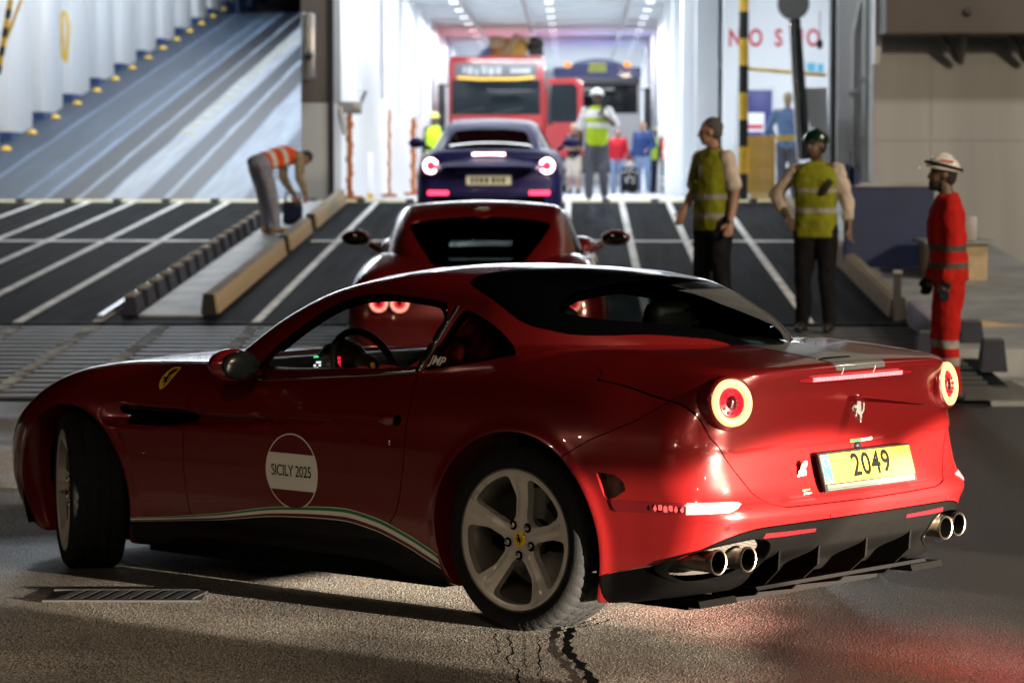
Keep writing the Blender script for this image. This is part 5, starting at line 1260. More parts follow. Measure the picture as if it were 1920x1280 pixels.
# --- trucks at the end of the hall
M['truck_red'] = mat('truck_red', (.27, .010, .012), rough=.3, coat=.6, noise=.1, nscale=2); M['truck_white'] = mat('truck_white', (.5, .51, .53), rough=.35, coat=.4)
M['truck_blue'] = mat('truck_blue', (.025, .04, .20), rough=.4, coat=.4); M['truck_black'] = mat('truck_black', (.012, .012, .014), rough=.4)
M['windscreen_dark'] = mat('windscreen_dark', (.006, .009, .012), rough=.08, spec=.25); M['headlamp'] = mat('headlamp_glass', (.7, .72, .75), rough=.08, coat=1, metal=.4)
M['board'] = mat('board_grey', (.09, .095, .11), rough=.4)
def truck(name, label, x, y, wd, ht, body, kind):
    t = thing(name, label, 'truck', (x, y, DECK)); h = wd/2
    mb = MB(); mb.box((-h, 0, .45), (h, 2.2, ht), bev=.12); mb.build('cab', body, t, 40)
    w0, w1 = (2.05, 2.95) if kind == 'red' else (2.15, 2.92)
    mb = MB(); mb.box((-h+.10, -.035, w0), (h-.10, .03, w1), bev=.03); ws = mb.build('windscreen', M['windscreen_dark'], t, 40)
    for s in (-.55, .45):
        mb = MB(); mb.tube([(s-.5, -.05, w0+.02), (s+.25, -.05, w0+.16)], .015, 6); mb.build('wiper', M['truck_black'], ws, 60)
    mb = MB(); mb.box((-h+.12, -.03, .55), (h-.12, .02, 1.15), bev=.02); gr = mb.build('grille', M['truck_black'], t, 40)
    f = None
    for k in range(4):
        if f is None: mb = MB(); mb.box((-h+.3, -.05, 0), (h-.3, -.028, .05)); f = mb.build('grille_bar', M['chrome'], gr); o = f
        else: o = f.copy(); link(o, gr)
        o.location.z = .65+k*.12
    for s in (1, -1):
        mb = MB(); mb.box((s*(h-.30)-.2, -.05, .62), (s*(h-.30)+.2, .0, .86), bev=.04); mb.build('headlight', M['headlamp'], t, 40)
        mb = MB(); mb.box((s*(h+.17)-.10, .05, 1.75), (s*(h+.17)+.10, .2, 2.85), bev=.05); mb.tube([(s*(h-.02), .15, 2.8), (s*(h+.17), .13, 2.82)], .025, 6); mb.build('mirror', M['truck_black'], t, 40)
    mb = MB(); mb.box((-h+.05, -.10, .22), (h-.05, .3, .5), bev=.06); mb.build('bumper', body, t, 40)
    for s in (1, -1):
        mb = MB(); mb.lathe([(.25, -.15), (.46, -.15), (.50, -.1), (.50, .1), (.46, .15), (.25, .15)], 28, Matrix.Translation((s*(h-.2), 1.2, .5)) @ Matrix.Rotation(math.pi/2, 4, 'Y'), cap=True); mb.build('wheel', M['rubber'], t, 40)
    mb = MB(); mb.box((-h, 2.5, .9), (h, 10, ht+.1 if kind != 'red' else ht-.8)); mb.build('load_body', body if kind != 'white' else M['truck_blue'], t)
    return t
xr = at(930, 200, 75).x; rt = truck('crane_truck', 'red truck with dark windscreen and a yellow crane behind its cab', xr, 75, 2.5, 3.56, M['truck_red'], 'red')
mb = MB(); mb.box((-1.06, -.05, 3.02), (1.06, .02, 3.38), bev=.02); sb = mb.build('name_board', M['board'], rt, 40)
mb = MB()
for x0, x1, z0, z1 in ((-.86, -.78, .1, .26), (-.74, -.6, .06, .26), (-.56, -.44, .04, .22), (-.38, -.24, .07, .28), (-.2, -.05, .05, .25), (.0, .14, .06, .26), (.38, .9, .09, .23)): mb.box((x0, -.056, 3.02+z0), (x1, -.0505, 3.02+z1))
mb.build('board_print', M['galv'], sb)
mb = MB(); mb.tube([(-1.0, -.06, 3.0), (-.5, -.09, 2.96), (.5, -.09, 2.96), (1.0, -.06, 3.0)], .035, 8); mb.build('light_bar', mat('amber_strip', (.7, .4, .05), emit=(1, .6, .15), estr=.5), rt, 60)
cr_ = MB(); cr_.box((-.1, 2.6, 3.5), (.75, 3.6, 4.15), bev=.12); cr_.tube([(-.45, 3.0, 3.60), (.05, 3.0, 4.1)], .14, 10); crn = cr_.build('crane_body', mat('crane_yellow', (.62, .36, .05), rough=.5), rt, 40)
cr_ = MB(); cr_.tube([(.1, 2.5, 3.6), (.5, 2.5, 4.22), (.8, 2.6, 4.05)], .09, 8); cr_.box((-.25, 2.5, 3.85), (.15, 2.9, 4.2), bev=.05); cr_.build('crane_joint', M['kerb'], crn, 40)
cr_ = MB(); cr_.tube([(-.58, 2.7, 3.56), (-.18, 2.7, 3.95)], .09, 8); cr_.build('crane_arm', mat('crane_blue', (.12, .22, .55), rough=.5), crn, 60)
cr_ = MB(); cr_.ball((.95, 3.0, 4.0), (.28, .25, .22), 14, 10); cr_.box((.8, 2.8, 3.7), (1.2, 3.2, 3.95), bev=.05); cr_.build('crane_winch', M['truck_black'], crn, 40)
# open cab door
dq = Matrix.Translation((1.25, .15, 0)) @ Matrix.Rotation(R(-18), 4, 'Z')
mb = MB(); mb.prism([(.0, .95), (1.05, .95), (1.05, 2.85), (.86, 2.98), (.10, 2.98), (0, 2.4)], -.03, .05, 'y', dq); do = mb.build('open_door', M['truck_red'], rt, 30)
mb = MB(); mb.prism([(.14, 1.85), (.92, 1.85), (.92, 2.72), (.82, 2.84), (.22, 2.84)], -.045, -.032, 'y', dq); mb.build('door_glass', M['windscreen_dark'], do)
xw = at(1120, 200, 78).x; wt = truck('cargo_truck', 'white truck with a blue arched roof board parked right of the red truck', xw, 78, 2.36, 3.05, M['truck_white'], 'white')
mb = MB(); mb.box((-1.15, -.12, 2.93), (1.15, .3, 3.12), bev=.02); mb.build('sun_visor', M['board'], wt, 40)
arch = [(-1.18, 3.13), (1.18, 3.13), (1.18, 3.38), (.72, 3.38)]+[(.72*math.cos(a), 3.38+.24*math.sin(a)) for a in np.linspace(.2, math.pi-.2, 9)]+[(-.72, 3.38), (-1.18, 3.38)]
mb = MB(); mb.prism(arch, -.06, .2, 'y'); ab = mb.build('roof_board', M['truck_blue'], wt, 30)
mb = MB(); mb.prism([(-.26, 3.25), (.26, 3.25), (.22, 3.5), (-.22, 3.5)], -.07, -.0605, 'y'); mb.build('board_badge', mat('badge_lime', (.45, .5, .1), rough=.5), ab)
M['beacon'] = mat('amber_beacon', (.7, .2, .02), emit=(1, .35, .05), estr=1.2)
for s in (-.8, .8): mb = MB(); mb.lathe([(.09, 0), (.09, .12), (.05, .16), (.001, .17)], 12, Matrix.Translation((s, .25, 3.38)) ); mb.build('beacon', M['beacon'], wt, 60)

# ================================================================== people
def fab(name, col, rough=.9, noise=.18, ns=9, **k):
    M[name] = mat(name, col, rough=rough, noise=noise, nscale=ns, bump=.35, bscale=22, spec=.15, **k)
M['skin'] = mat('skin', (.36, .20, .14), rough=.5, noise=.12, nscale=20); M['skin_dark'] = mat('skin_dark', (.13, .075, .05), rough=.5, noise=.12, nscale=20)
M['hair_dark'] = mat('hair_dark', (.018, .014, .012), rough=.7, noise=.4, nscale=60, bump=.6, bscale=90); M['hair_grey'] = mat('hair_grey', (.075, .07, .065), rough=.7, noise=.4, nscale=60, bump=.6, bscale=90); M['hair_blond'] = mat('hair_blond', (.42, .34, .22), rough=.7, noise=.3, nscale=50)
fab('lime_vest', (.21, .225, .016)); fab('bright_vest', (.45, .62, .03)); fab('orange_vest', (.85, .11, .02)); fab('band_grey', (.30, .29, .26), .5); fab('band_white', (.80, .80, .78), .5)
fab('black_cloth', (.010, .010, .012)); fab('navy_cloth', (.015, .02, .05)); fab('grey_cloth', (.10, .105, .13)); fab('blue_grey_cloth', (.30, .32, .40)); fab('shirt_cream', (.55, .47, .40)); fab('shirt_white', (.7, .7, .72)); fab('coverall_red', (.42, .014, .010)); fab('jeans', (.20, .27, .42)); fab('denim_shirt', (.14, .22, .38)); fab('sweater_blue', (.03, .055, .16)); fab('red_cloth', (.42, .02, .03)); fab('plaid', (.40, .34, .22), noise=.7, ns=30); fab('band_dark', (.09, .07, .06), .6)
M['boot_tan'] = mat('boot_tan', (.42, .22, .06), rough=.7, noise=.3, nscale=20); M['boot_black'] = mat('boot_black', (.012, .011, .010), rough=.55); M['shoe_white'] = mat('shoe_white', (.65, .65, .66), rough=.6)
M['helmet_white'] = mat('helmet_white', (.72, .70, .66), rough=.25, coat=.5); M['helmet_green'] = mat('helmet_green', (.003, .018, .008), rough=.2, coat=1); M['helmet_yellow'] = mat('helmet_yellow', (.65, .60, .08), rough=.3, coat=.4)
M['eye'] = mat('eye', (.03, .025, .02), rough=.2); M['lips'] = mat('lips', (.24, .10, .08), rough=.5)

class Prims(MB):
    def limb(s, a, b, ra, rb, n=12):
        a, b = Vector(a), Vector(b); s.tube([a.lerp(b, t) for t in (0, .33, .67, 1)], [ra+(rb-ra)*t for t in (0, .33, .67, 1)], n); s.ball(a, ra, n, 8); s.ball(b, rb, n, 8); return s
    def loft(s, secs, R3, n=24, pw=2.5):
        V = []; m = len(secs)
        for c, rx, ry in secs:
            for i in range(n):
                a = 2*math.pi*i/n; ca, sa = math.cos(a), math.sin(a)
                V.append(c+R3 @ Vector((math.copysign(abs(ca)**(2/pw), ca)*rx, math.copysign(abs(sa)**(2/pw), sa)*ry, 0)))
        s.add(V, [(i*n+j, i*n+(j+1) % n, (i+1)*n+(j+1) % n, (i+1)*n+j) for i in range(m-1) for j in range(n)]+[tuple(range(n))[::-1], tuple(range((m-1)*n, m*n))]); return s
    def muscle(s, a, b, ra, rm, rb, tm=.35, n=12):
        a, b = Vector(a), Vector(b); m = a.lerp(b, tm); return s.limb(a, m, ra, rm, n).limb(m, b, rm, rb, n)
def fuse(name, pr, m, parent, voxel, smooth=3, bands=None, fold=0, m2=None):
    """join overlapping volumes into one continuous surface"""
    o = mesh_obj(name, pr.V, pr.F, None)
    r = o.modifiers.new('r', 'REMESH'); r.mode = 'VOXEL'; r.voxel_size = voxel
    if fold:
        tx = bpy.data.textures.get('folds') or bpy.data.textures.new('folds', 'CLOUDS'); tx.noise_scale = .10; tx.noise_depth = 2
        d = o.modifiers.new('d', 'DISPLACE'); d.texture = tx; d.strength = fold; d.mid_level = .5
    s = o.modifiers.new('s', 'SMOOTH'); s.factor = .5; s.iterations = smooth
    me = bpy.data.meshes.new_from_object(o.evaluated_get(bpy.context.evaluated_depsgraph_get())); bpy.data.objects.remove(o)
    me.name = name; me.shade_smooth(); me.materials.clear(); me.materials.append(m)
    if bands:
        me.materials.append(m2); n = len(me.polygons); c = np.zeros(n*3); me.polygons.foreach_get('center', c); c = c.reshape(-1, 3)
        me.polygons.foreach_set('material_index', bands(c).astype(np.int32))
    return link(bpy.data.objects.new(name, me), parent)
V3 = lambda *a: Vector(a)
def stand_pose(h=1.78, lean=0, twist=0, head_yaw=0, head_pitch=0, armL=None, armR=None, legL=None, legR=None, build=1):
    """joints of a standing figure facing +y; arms: (elbow, wrist) offsets from the shoulder, legs: (knee, ankle) offsets from the hip"""
    k = h/1.78; J = {'k': k, 'b': build, 'hy': head_yaw, 'hp': head_pitch}
    hipc = V3(0, 0, .92*k); Rl = Matrix.Rotation(-lean, 3, 'X') @ Matrix.Rotation(twist, 3, 'Z')
    T = lambda x, y, z: hipc+Rl @ V3(x*k, y*k, z*k)
    J['pel'] = hipc; J['waist'] = T(0, .01, .16); J['chest'] = T(0, .015, .38); J['neck'] = T(0, -.01, .565); J['head'] = T(0, .025, .735); J['R'] = Rl
    for s, nm, arm, leg in ((-1, 'L', armL, legL), (1, 'R', armR, legR)):
        J['sh'+nm] = T(s*.185, -.01, .515); e, w_ = arm or (V3(s*.05, -.02, -.29), V3(s*.07, .05, -.54)); J['el'+nm] = J['sh'+nm]+e*k; J['wr'+nm] = J['sh'+nm]+w_*k
        J['hip'+nm] = hipc+V3(s*.092*k, 0, -.03*k); kn, an = leg or (V3(s*.015, .015, -.42), V3(s*.03, -.02, -.81)); J['kn'+nm] = J['hip'+nm]+kn*k; J['an'+nm] = J['hip'+nm]+an*k
    return J
def head_frame(J): return J['R'] @ Matrix.Rotation(J['hy'], 3, 'Z') @ Matrix.Rotation(-J['hp'], 3, 'X')
def hand(pr, wr, el, side, k, fwd, r=1.0, curl=.5):
    d = (wr-el).normalized(); n = d.cross(fwd).normalized() if d.cross(fwd).length > .1 else V3(1, 0, 0); f = n.cross(d).normalized()      # f: across the palm
    pc = wr+d*.045*k; M4 = Matrix((f, n, d)).transposed().to_4x4(); M4.translation = pc; pr.ball((0, 0, 0), (.042*k, .020*k, .052*k), 12, 8, M4)
    for i, L in enumerate((.070, .080, .075, .060)):
        b = pc+d*.040*k+f*(.030-.020*i)*k; a = curl; m = b+(d*math.cos(a)+n*side*math.sin(a))*L*.5*k; a2 = curl*2.1; e = m+(d*math.cos(a2)+n*side*math.sin(a2))*L*.5*k
        pr.limb(b, m, .0095*k*r, .009*k*r, 8).limb(m, e, .009*k*r, .0078*k*r, 8)
    b = wr+d*.03*k+f*.036*k; m = b+(d*.7+f*.6+n*side*.3).normalized()*.035*k; pr.limb(b, m, .012*k*r, .011*k*r, 8).limb(m, m+(d*.95+n*side*.35).normalized()*.03*k, .011*k*r, .009*k*r, 8)
def human(name, label, loc, rz, J, wear, skin='skin', voxel=.011, group=None, fold=.034, curl=.5, beard=None, root=None):
    t = root or thing(name, label, 'person', loc, rz, group); k, b = J['k'], J['b']; pr = Prims()
    Rh = head_frame(J); hm = Rh.to_4x4(); hm.translation = J['head']
    # torso
    for a, c, ra, rb in (('pel', 'waist', .135, .125), ('waist', 'chest', .125, .14)):
        A, Cc = J[a], J[c]; ax = (Cc-A).normalized(); 
        for q in (.0, .5, 1): 
            m = Matrix((J['R'] @ V3(1, 0, 0), J['R'] @ V3(0, 1, 0), J['R'] @ V3(0, 0, 1))).transposed().to_4x4(); m.translation = A.lerp(Cc, q); rr = (ra+(rb-ra)*q)*k*b; pr.ball((0, 0, 0), (rr*1.12, rr*.80, .13*k), 18, 12, m)
    pr.limb(J['chest']+J['R'] @ V3(0, -.01, .06)*k, J['neck'], .10*k, .055*k); pr.limb(J['neck'], J['head']-Rh @ V3(0, .02, .05)*k, .055*k, .05*k)
    pr.limb(J['shL'], J['shR'], .066*k, .066*k)
    # head: skull, face, jaw, nose, ears, brow
    pr.ball((0, -.012*k, .025*k), (.074*k, .092*k, .092*k), 18, 12, hm); pr.ball((0, .028*k, -.035*k), (.058*k, .060*k, .078*k), 16, 10, hm); pr.ball((0, .055*k, -.085*k), (.030*k, .026*k, .022*k), 12, 8, hm)
    pr.limb(hm @ V3(0, .086, .012)*1 if False else hm @ (V3(0, .084, .016)*k), hm @ (V3(0, .099, -.026)*k), .009*k, .013*k, 8)
    pr.limb(hm @ (V3(-.045, .070, .030)*k), hm @ (V3(.045, .070, .030)*k), .014*k, .014*k, 8)
    for s in (-1, 1): pr.ball((s*.074*k, -.008*k, -.005*k), (.012*k, .020*k, .032*k), 10, 8, hm)
    for s, nm in ((-1, 'L'), (1, 'R')):
        pr.muscle(J['sh'+nm], J['el'+nm], .056*k*b, .050*k*b, .040*k); pr.muscle(J['el'+nm], J['wr'+nm], .040*k, .042*k, .027*k)
        hand(pr, J['wr'+nm], J['el'+nm], s, k, Rh @ V3(0, 1, 0), 1.0 if voxel < .012 else 1.35, curl)
        pr.muscle(J['hip'+nm], J['kn'+nm], .092*k*b, .085*k*b, .056*k); pr.muscle(J['kn'+nm], J['an'+nm], .054*k, .057*k, .036*k)
        fd = J.get('foot'+nm, V3(0, 1, 0)); pr.limb(J['an'+nm]+V3(0, 0, -.04*k), J['an'+nm]+fd*.15*k+V3(0, 0, -.055*k), .036*k, .028*k)
    fuse('body', pr, M[skin], t, voxel, 3)
    for s in (-1, 1):
        e = MB(); e.ball((s*.031*k, .080*k, .008*k), (.013*k, .010*k, .008*k), 8, 6, hm); e.build('eye', M['eye'], t, 60)
    e = MB(); e.ball((0, .083*k, -.058*k), (.024*k, .010*k, .007*k), 8, 6, hm); e.build('mouth', M['lips'], t, 60)
    if beard: e = Prims(); e.ball((0, .030*k, -.070*k), (.060*k, .064*k, .056*k), 14, 10, hm); e.ball((0, .066*k, -.095*k), (.032*k, .025*k, .03*k), 10, 8, hm); fuse('beard', e, M[beard], t, .009*k, 2)
    for w_ in wear:
        kind, m = w_[0], M[w_[1]]; opt = w_[2] if len(w_) > 2 else {}; p = Prims(); g = opt.get('g', 0)*k
        if kind == 'trousers' or kind == 'shorts':
            mm = J['pel']; q = Matrix.Identity(4); q.translation = mm+V3(0, 0, .02*k); p.ball((0, 0, 0), ((.160+g)*k*b, (.125+g)*k*b, .125*k), 18, 12, q)
            for s, nm in ((-1, 'L'), (1, 'R')):
                if kind == 'shorts': p.limb(J['hip'+nm], J['hip'+nm].lerp(J['kn'+nm], .95), .108*k*b, .095*k)
                else: p.limb(J['hip'+nm], J['kn'+nm], .108*k*b, .080*k); p.limb(J['kn'+nm], J['an'+nm]+V3(0, 0, -.02*k), .078*k, .064*k)
        elif kind in ('shirt', 'vest', 'jacket'):
            e = {'shirt': .014, 'vest': .030, 'jacket': .032}[kind]+g; low = opt.get('low', .02 if kind == 'shirt' else -.04)
            ex = J['R']; up_ = (J['chest']-J['pel']); ln = up_.length; up_ = up_/ln; bx_ = {'shirt': 0, 'vest': .012, 'jacket': .010}[kind]+g/k
            zs_ = ((low*.46, .172, .118), (.06, .170, .122), (.18, .166, .120), (.32, .178, .128), (.42, .186, .125), (.49, .180, .105), (.545, .150, .082), (.580, .080, .066), (.600, .062, .058))
            secs = []
            for z_, rx, ry in zs_:
                z_ = z_*k; cc = J['pel']+up_*z_ if z_ <= ln else J['chest']+(J['neck']-J['chest']).normalized()*(z_-ln); secs.append((cc, (rx+bx_)*k*(.5+.5*b), (ry+bx_)*k*b))
            p.loft(secs, ex)
            sl = opt.get('sleeve', 0)
            for s, nm in ((-1, 'L'), (1, 'R')):
                if sl >= 1: p.limb(J['sh'+nm], J['el'+nm], (.062+e*.6)*k, (.055+e*.5)*k); p.limb(J['el'+nm], J['el'+nm].lerp(J['wr'+nm], sl-1), (.053+e*.5)*k, (.052-.012*(sl-1)+e*.4)*k)
                elif sl > 0: p.limb(J['sh'+nm], J['sh'+nm].lerp(J['el'+nm], sl), (.062+e*.6)*k, (.064+e*.5)*k)
        elif kind == 'shoes':
            for s, nm in ((-1, 'L'), (1, 'R')):
                fd = J.get('foot'+nm, V3(0, 1, 0)); a = J['an'+nm]; z0 = a+V3(0, 0, -.045*k); p.limb(z0-fd*.045*k, z0+fd*.10*k+V3(0, 0, -.012*k), .048*k, .044*k); p.limb(z0+fd*.10*k+V3(0, 0, -.012*k), z0+fd*.17*k+V3(0, 0, -.018*k), .044*k, .034*k); p.limb(a+V3(0, 0, opt.get('top', .02)*k), z0, .052*k, .05*k)
        elif kind == 'hair':
            p.ball((0, -.030*k, .044*k), (.079*k, .090*k, .086*k), 18, 12, hm); p.ball((0, -.050*k, -.01*k), (.072*k, .062*k, (.075+opt.get('long', 0))*k), 16, 10, hm)
        elif kind == 'gloves':
            for s, nm in ((-1, 'L'), (1, 'R')):
                q = Prims(); hand(q, J['wr'+nm], J['el'+nm], s, k, Rh @ V3(0, 1, 0), 1.35, curl); q.limb(J['el'+nm].lerp(J['wr'+nm], .88), J['wr'+nm], .044*k, .036*k); fuse('glove', q, m, t, .011, 2)
            continue
        if kind == 'helmet':
            hm2 = hm @ Matrix.Translation((0, -.006*k, .045*k)) @ Matrix.Rotation(R(4), 4, 'X'); q = MB()
            prof = [(.112*math.cos(a), .100*math.sin(a)) for a in np.linspace(0, math.pi/2*.999, 10)]
            q.lathe([(.116, -.012), (.118, -.004)]+prof, 28, hm2 @ Matrix.Diagonal((k, k*1.14, k, 1))); hl_ = q.build('helmet', m, t, 60)
            q = MB(); q.add([(-.085*k, .105*k, -.004*k), (.085*k, .105*k, -.004*k), (.055*k, .175*k, -.018*k), (-.055*k, .175*k, -.018*k), (-.085*k, .105*k, -.012*k), (.085*k, .105*k, -.012*k), (.055*k, .175*k, -.026*k), (-.055*k, .175*k, -.026*k)], [(0, 1, 2, 3), (7, 6, 5, 4), (3, 2, 6, 7), (0, 3, 7, 4), (1, 5, 6, 2)], hm2); q.build('peak', m, hl_, 40)
            q = MB(); q.tube([hm2 @ (V3(0, -.118*1.0+.236*tt, .004+.104*math.sin(math.pi*tt))*k) for tt in np.linspace(.05, .95, 12)], .010*k, 6); q.build('ridge', m, hl_, 60)
            if opt.get('strap'):
                q = MB(); q.tube([hm2 @ (V3(.120*math.cos(a), .136*math.sin(a), .020+.012*math.sin(a))*k) for a in np.linspace(0, 2*math.pi, 33)[:-1]], .012*k, 6, closed=True); q.build('goggle_strap', M['black_cloth'], hl_, 60)
                q = MB(); q.tube([hm2 @ (V3(s_*.105, .05-.10*tt, .055)*k) for s_ in (-1,) for tt in np.linspace(0, 1, 6)], .008*k, 6); q.build('red_stripe', M['red_sign'], hl_, 60)
            q = MB(); q.tube([hm2 @ (V3(s_*.080, .02, -.01)*k) if False else hm @ (V3(.078*math.cos(a), .012, -.02+.11*math.sin(a))*k) for a in np.linspace(math.pi, 2*math.pi, 12) for s_ in (1,)], .005*k, 5); q.build('chin_strap', M['black_cloth'], hl_, 60)
            continue
        fuse({'shoes': opt.get('nm', 'shoes')}.get(kind, opt.get('nm', kind)), p, m, t, max(voxel, .012), 3, opt.get('bands'), fold*opt.get('f', 1) if kind in ('trousers', 'shirt', 'vest', 'jacket', 'shorts') else 0, M[opt['m2']] if 'm2' in opt else None)
    return t
def zb_(*rs): return lambda c: np.any([(c[:, 2] > a) & (c[:, 2] < b) for a, b in rs], axis=0)
def on(px, d, extra=0): q = at(px, 400, d); return (q.x, d, (ramp_z(d) if d < RAMP1 else DECK)+extra)
# 1 tall man in lime vest, turned away to the left
J = stand_pose(1.98, R(1), 0, R(-42), R(3), armL=(V3(-.05, -.05, -.29), V3(-.07, .02, -.54)), armR=(V3(.05, .03, -.28), V3(.0, .17, -.44)), legL=(V3(-.04, .02, -.42), V3(-.09, -.02, -.81)), legR=(V3(.03, .02, -.42), V3(.07, -.02, -.81)), build=1.05)
vz = 1.93
p1 = human('person', 'tall grey haired man in lime vest looking left, before the striped pole', on(1337, 27.4), R(126), J, [('trousers', 'black_cloth'), ('shirt', 'shirt_cream', {'sleeve': .80}), ('vest', 'lime_vest', {'bands': zb_((1.20, 1.255), (1.02, 1.07)), 'm2': 'band_grey', 'low': -.22}), ('shoes', 'boot_black'), ('hair', 'hair_grey', {'long': -.01})], voxel=.010)
q = MB(); q.box((-.05, .17, 1.40), (.0, .215, 1.52), bev=.01); q.tube([(-.03, .19, 1.52), (-.03, .19, 1.62)], .008, 6); tag(q.build('radio', M['black_paint'], None, 40), 'black two-way radio clipped to the chest of the tall man', 'radio'); ro = bpy.data.objects['radio']; ro.location = p1.location; ro.rotation_euler = p1.rotation_euler
q = MB(); q.lathe([(.066, -.02), (.075, .0), (.070, .045), (.062, .05)], 24, Matrix.Translation(J['neck']+V3(0, .0, -.005))); q.build('collar', M['black_cloth'], p1, 60)
q = MB(); q.box((.03, .165, 1.36), (.13, .19, 1.50), bev=.008); q.build('vest_pocket', M['lime_vest'], p1, 40)
q = MB(); c = J['wrL']; q.lathe([(.034, -.012), (.037, 0), (.034, .012)], 16, Matrix.Translation(c)); q.build('wrist_watch', M['chrome'], p1, 60)
# 2 man in green helmet, hand on hip
J = stand_pose(1.86, 0, 0, R(-30), R(-2), armL=(V3(-.09, -.03, -.28), V3(-.12, .04, -.53)), armR=(V3(.20, -.06, -.22), V3(.06, .06, -.42)), build=1.08)
p2 = human('person', 'man in dark green helmet and lime vest with one hand on his hip', on(1530, 27.1), R(165), J, [('trousers', 'black_cloth'), ('shirt', 'shirt_cream', {'sleeve': 1.55, 'f': 1.4}), ('vest', 'lime_vest', {'bands': zb_((1.10, 1.15), (1.29, 1.33)), 'm2': 'band_grey', 'low': -.20}), ('shoes', 'boot_black'), ('hair', 'hair_dark'), ('helmet', 'helmet_green')], skin='skin_dark', voxel=.010)
q = MB(); q.box((-.16, .16, 1.26), (-.10, .205, 1.42), Matrix.Translation((-.13, 0, 1.34)) @ Matrix.Rotation(R(-35), 4, 'Y') @ Matrix.Translation((.13, 0, -1.34)), bev=.01); o = tag(q.build('radio', M['black_paint'], None, 40), 'black radio tilted across the chest of the green helmeted man', 'radio'); o.location = p2.location; o.rotation_euler = p2.rotation_euler
# 3 man in red coverall with white helmet
J = stand_pose(1.87, R(3), 0, R(4), R(-8), armL=(V3(-.05, -.02, -.30), V3(-.06, .03, -.56)), armR=(V3(.05, .02, -.29), V3(.05, .10, -.54)), legL=(V3(-.02, .02, -.42), V3(-.03, -.02, -.81)), legR=(V3(.02, .05, -.41), V3(.03, .06, -.80)), build=1.04)
p3 = human('person', 'bearded man in red coverall and white helmet at the right ramp foot', on(1782, 22.35, .0), R(88), J, [('trousers', 'coverall_red', {'nm': 'coverall_legs', 'bands': zb_((.27, .33), (.40, .46)), 'm2': 'band_grey', 'g': .01}), ('jacket', 'coverall_red', {'sleeve': 1.92, 'bands': zb_((1.01, 1.06), (1.15, 1.20), (.885, .92)), 'm2': 'band_dark', 'low': -.12}), ('shoes', 'boot_black', {'top': .06}), ('gloves', 'black_cloth'), ('hair', 'hair_dark'), ('helmet', 'helmet_white', {'strap': 1})], skin='skin_dark', voxel=.010, beard='hair_dark')
q = MB(); q.box((-.07, -.20, 1.22), (.07, -.10, 1.42), bev=.02); o = tag(q.build('shoulder_pouch', M['walk'], None, 40), 'small pale pouch on the back of the red coverall man', 'pouch'); o.location = p3.location; o.rotation_euler = p3.rotation_euler
# 4 man bending over by the pillar
def bend_pose(h=1.78):
    k = h/1.78; J = {'k': k, 'b': 1, 'hy': 0, 'hp': R(20)}; J['R'] = Matrix.Rotation(-R(76), 3, 'X'); p = V3(0, -.20, .90)*k
    T = lambda x, y, z: p+J['R'] @ (V3(x, y, z)*k)
    J['pel'] = p; J['waist'] = T(0, -.05, .16); J['chest'] = T(0, -.03, .38); J['neck'] = T(0, .03, .55); J['head'] = T(0, .09, .68)
    for s, nm in ((-1, 'L'), (1, 'R')):
        J['sh'+nm] = T(s*.185, .02, .50); J['el'+nm] = J['sh'+nm]+V3(s*.02, .0, -.28)*k; J['wr'+nm] = J['el'+nm]+V3(-s*.06, .12, -.21)*k
        J['hip'+nm] = p+V3(s*.095, 0, -.03)*k; J['kn'+nm] = J['hip'+nm]+V3(s*.02, .12, -.39)*k; J['an'+nm] = J['kn'+nm]+V3(s*.01, .06, -.39)*k
    return J
J = bend_pose(1.80); dB = 38.2; ax = J['R'] @ V3(0, 0, 1); pz = J['pel']
def bent_bands(c): tt = (c-np.array(pz)) @ np.array(ax); return ((tt > .10) & (tt < .17)) | ((tt > .28) & (tt < .34))
p4 = human('person', 'man in orange vest and plaid shirt bending down over a blue box by the pillar', (at(512, 440, dB).x, dB, ramp_z(dB)+.03), R(-52), J, [('trousers', 'blue_grey_cloth', {'g': .03}), ('shirt', 'plaid', {'sleeve': 1.9, 'low': -.15}), ('vest', 'orange_vest', {'low': .1, 'bands': bent_bands, 'm2': 'band_white'}), ('shoes', 'boot_tan', {'top': .10, 'nm': 'boots'}), ('hair', 'hair_dark')], voxel=.013)
q = at(549, 404, 40.0); t = thing('tool_box', 'dark blue box with black carrying handle under the hands of the bending man', 'box', (q.x, 40.0, ramp_z(40)+.02))
mb = MB(); mb.box((-.13, -.12, 0), (.13, .12, .26), bev=.02); mb.build('case', M['navy_cloth'], t, 40); mb = MB(); mb.box((-.13, -.10, .262), (.13, .10, .31), bev=.02); mb.tube([(-.10, 0, .3), (-.10, 0, .42), (.10, 0, .42), (.10, 0, .3)], .018, 8); mb.build('handle', M['black_paint'], t, 40)
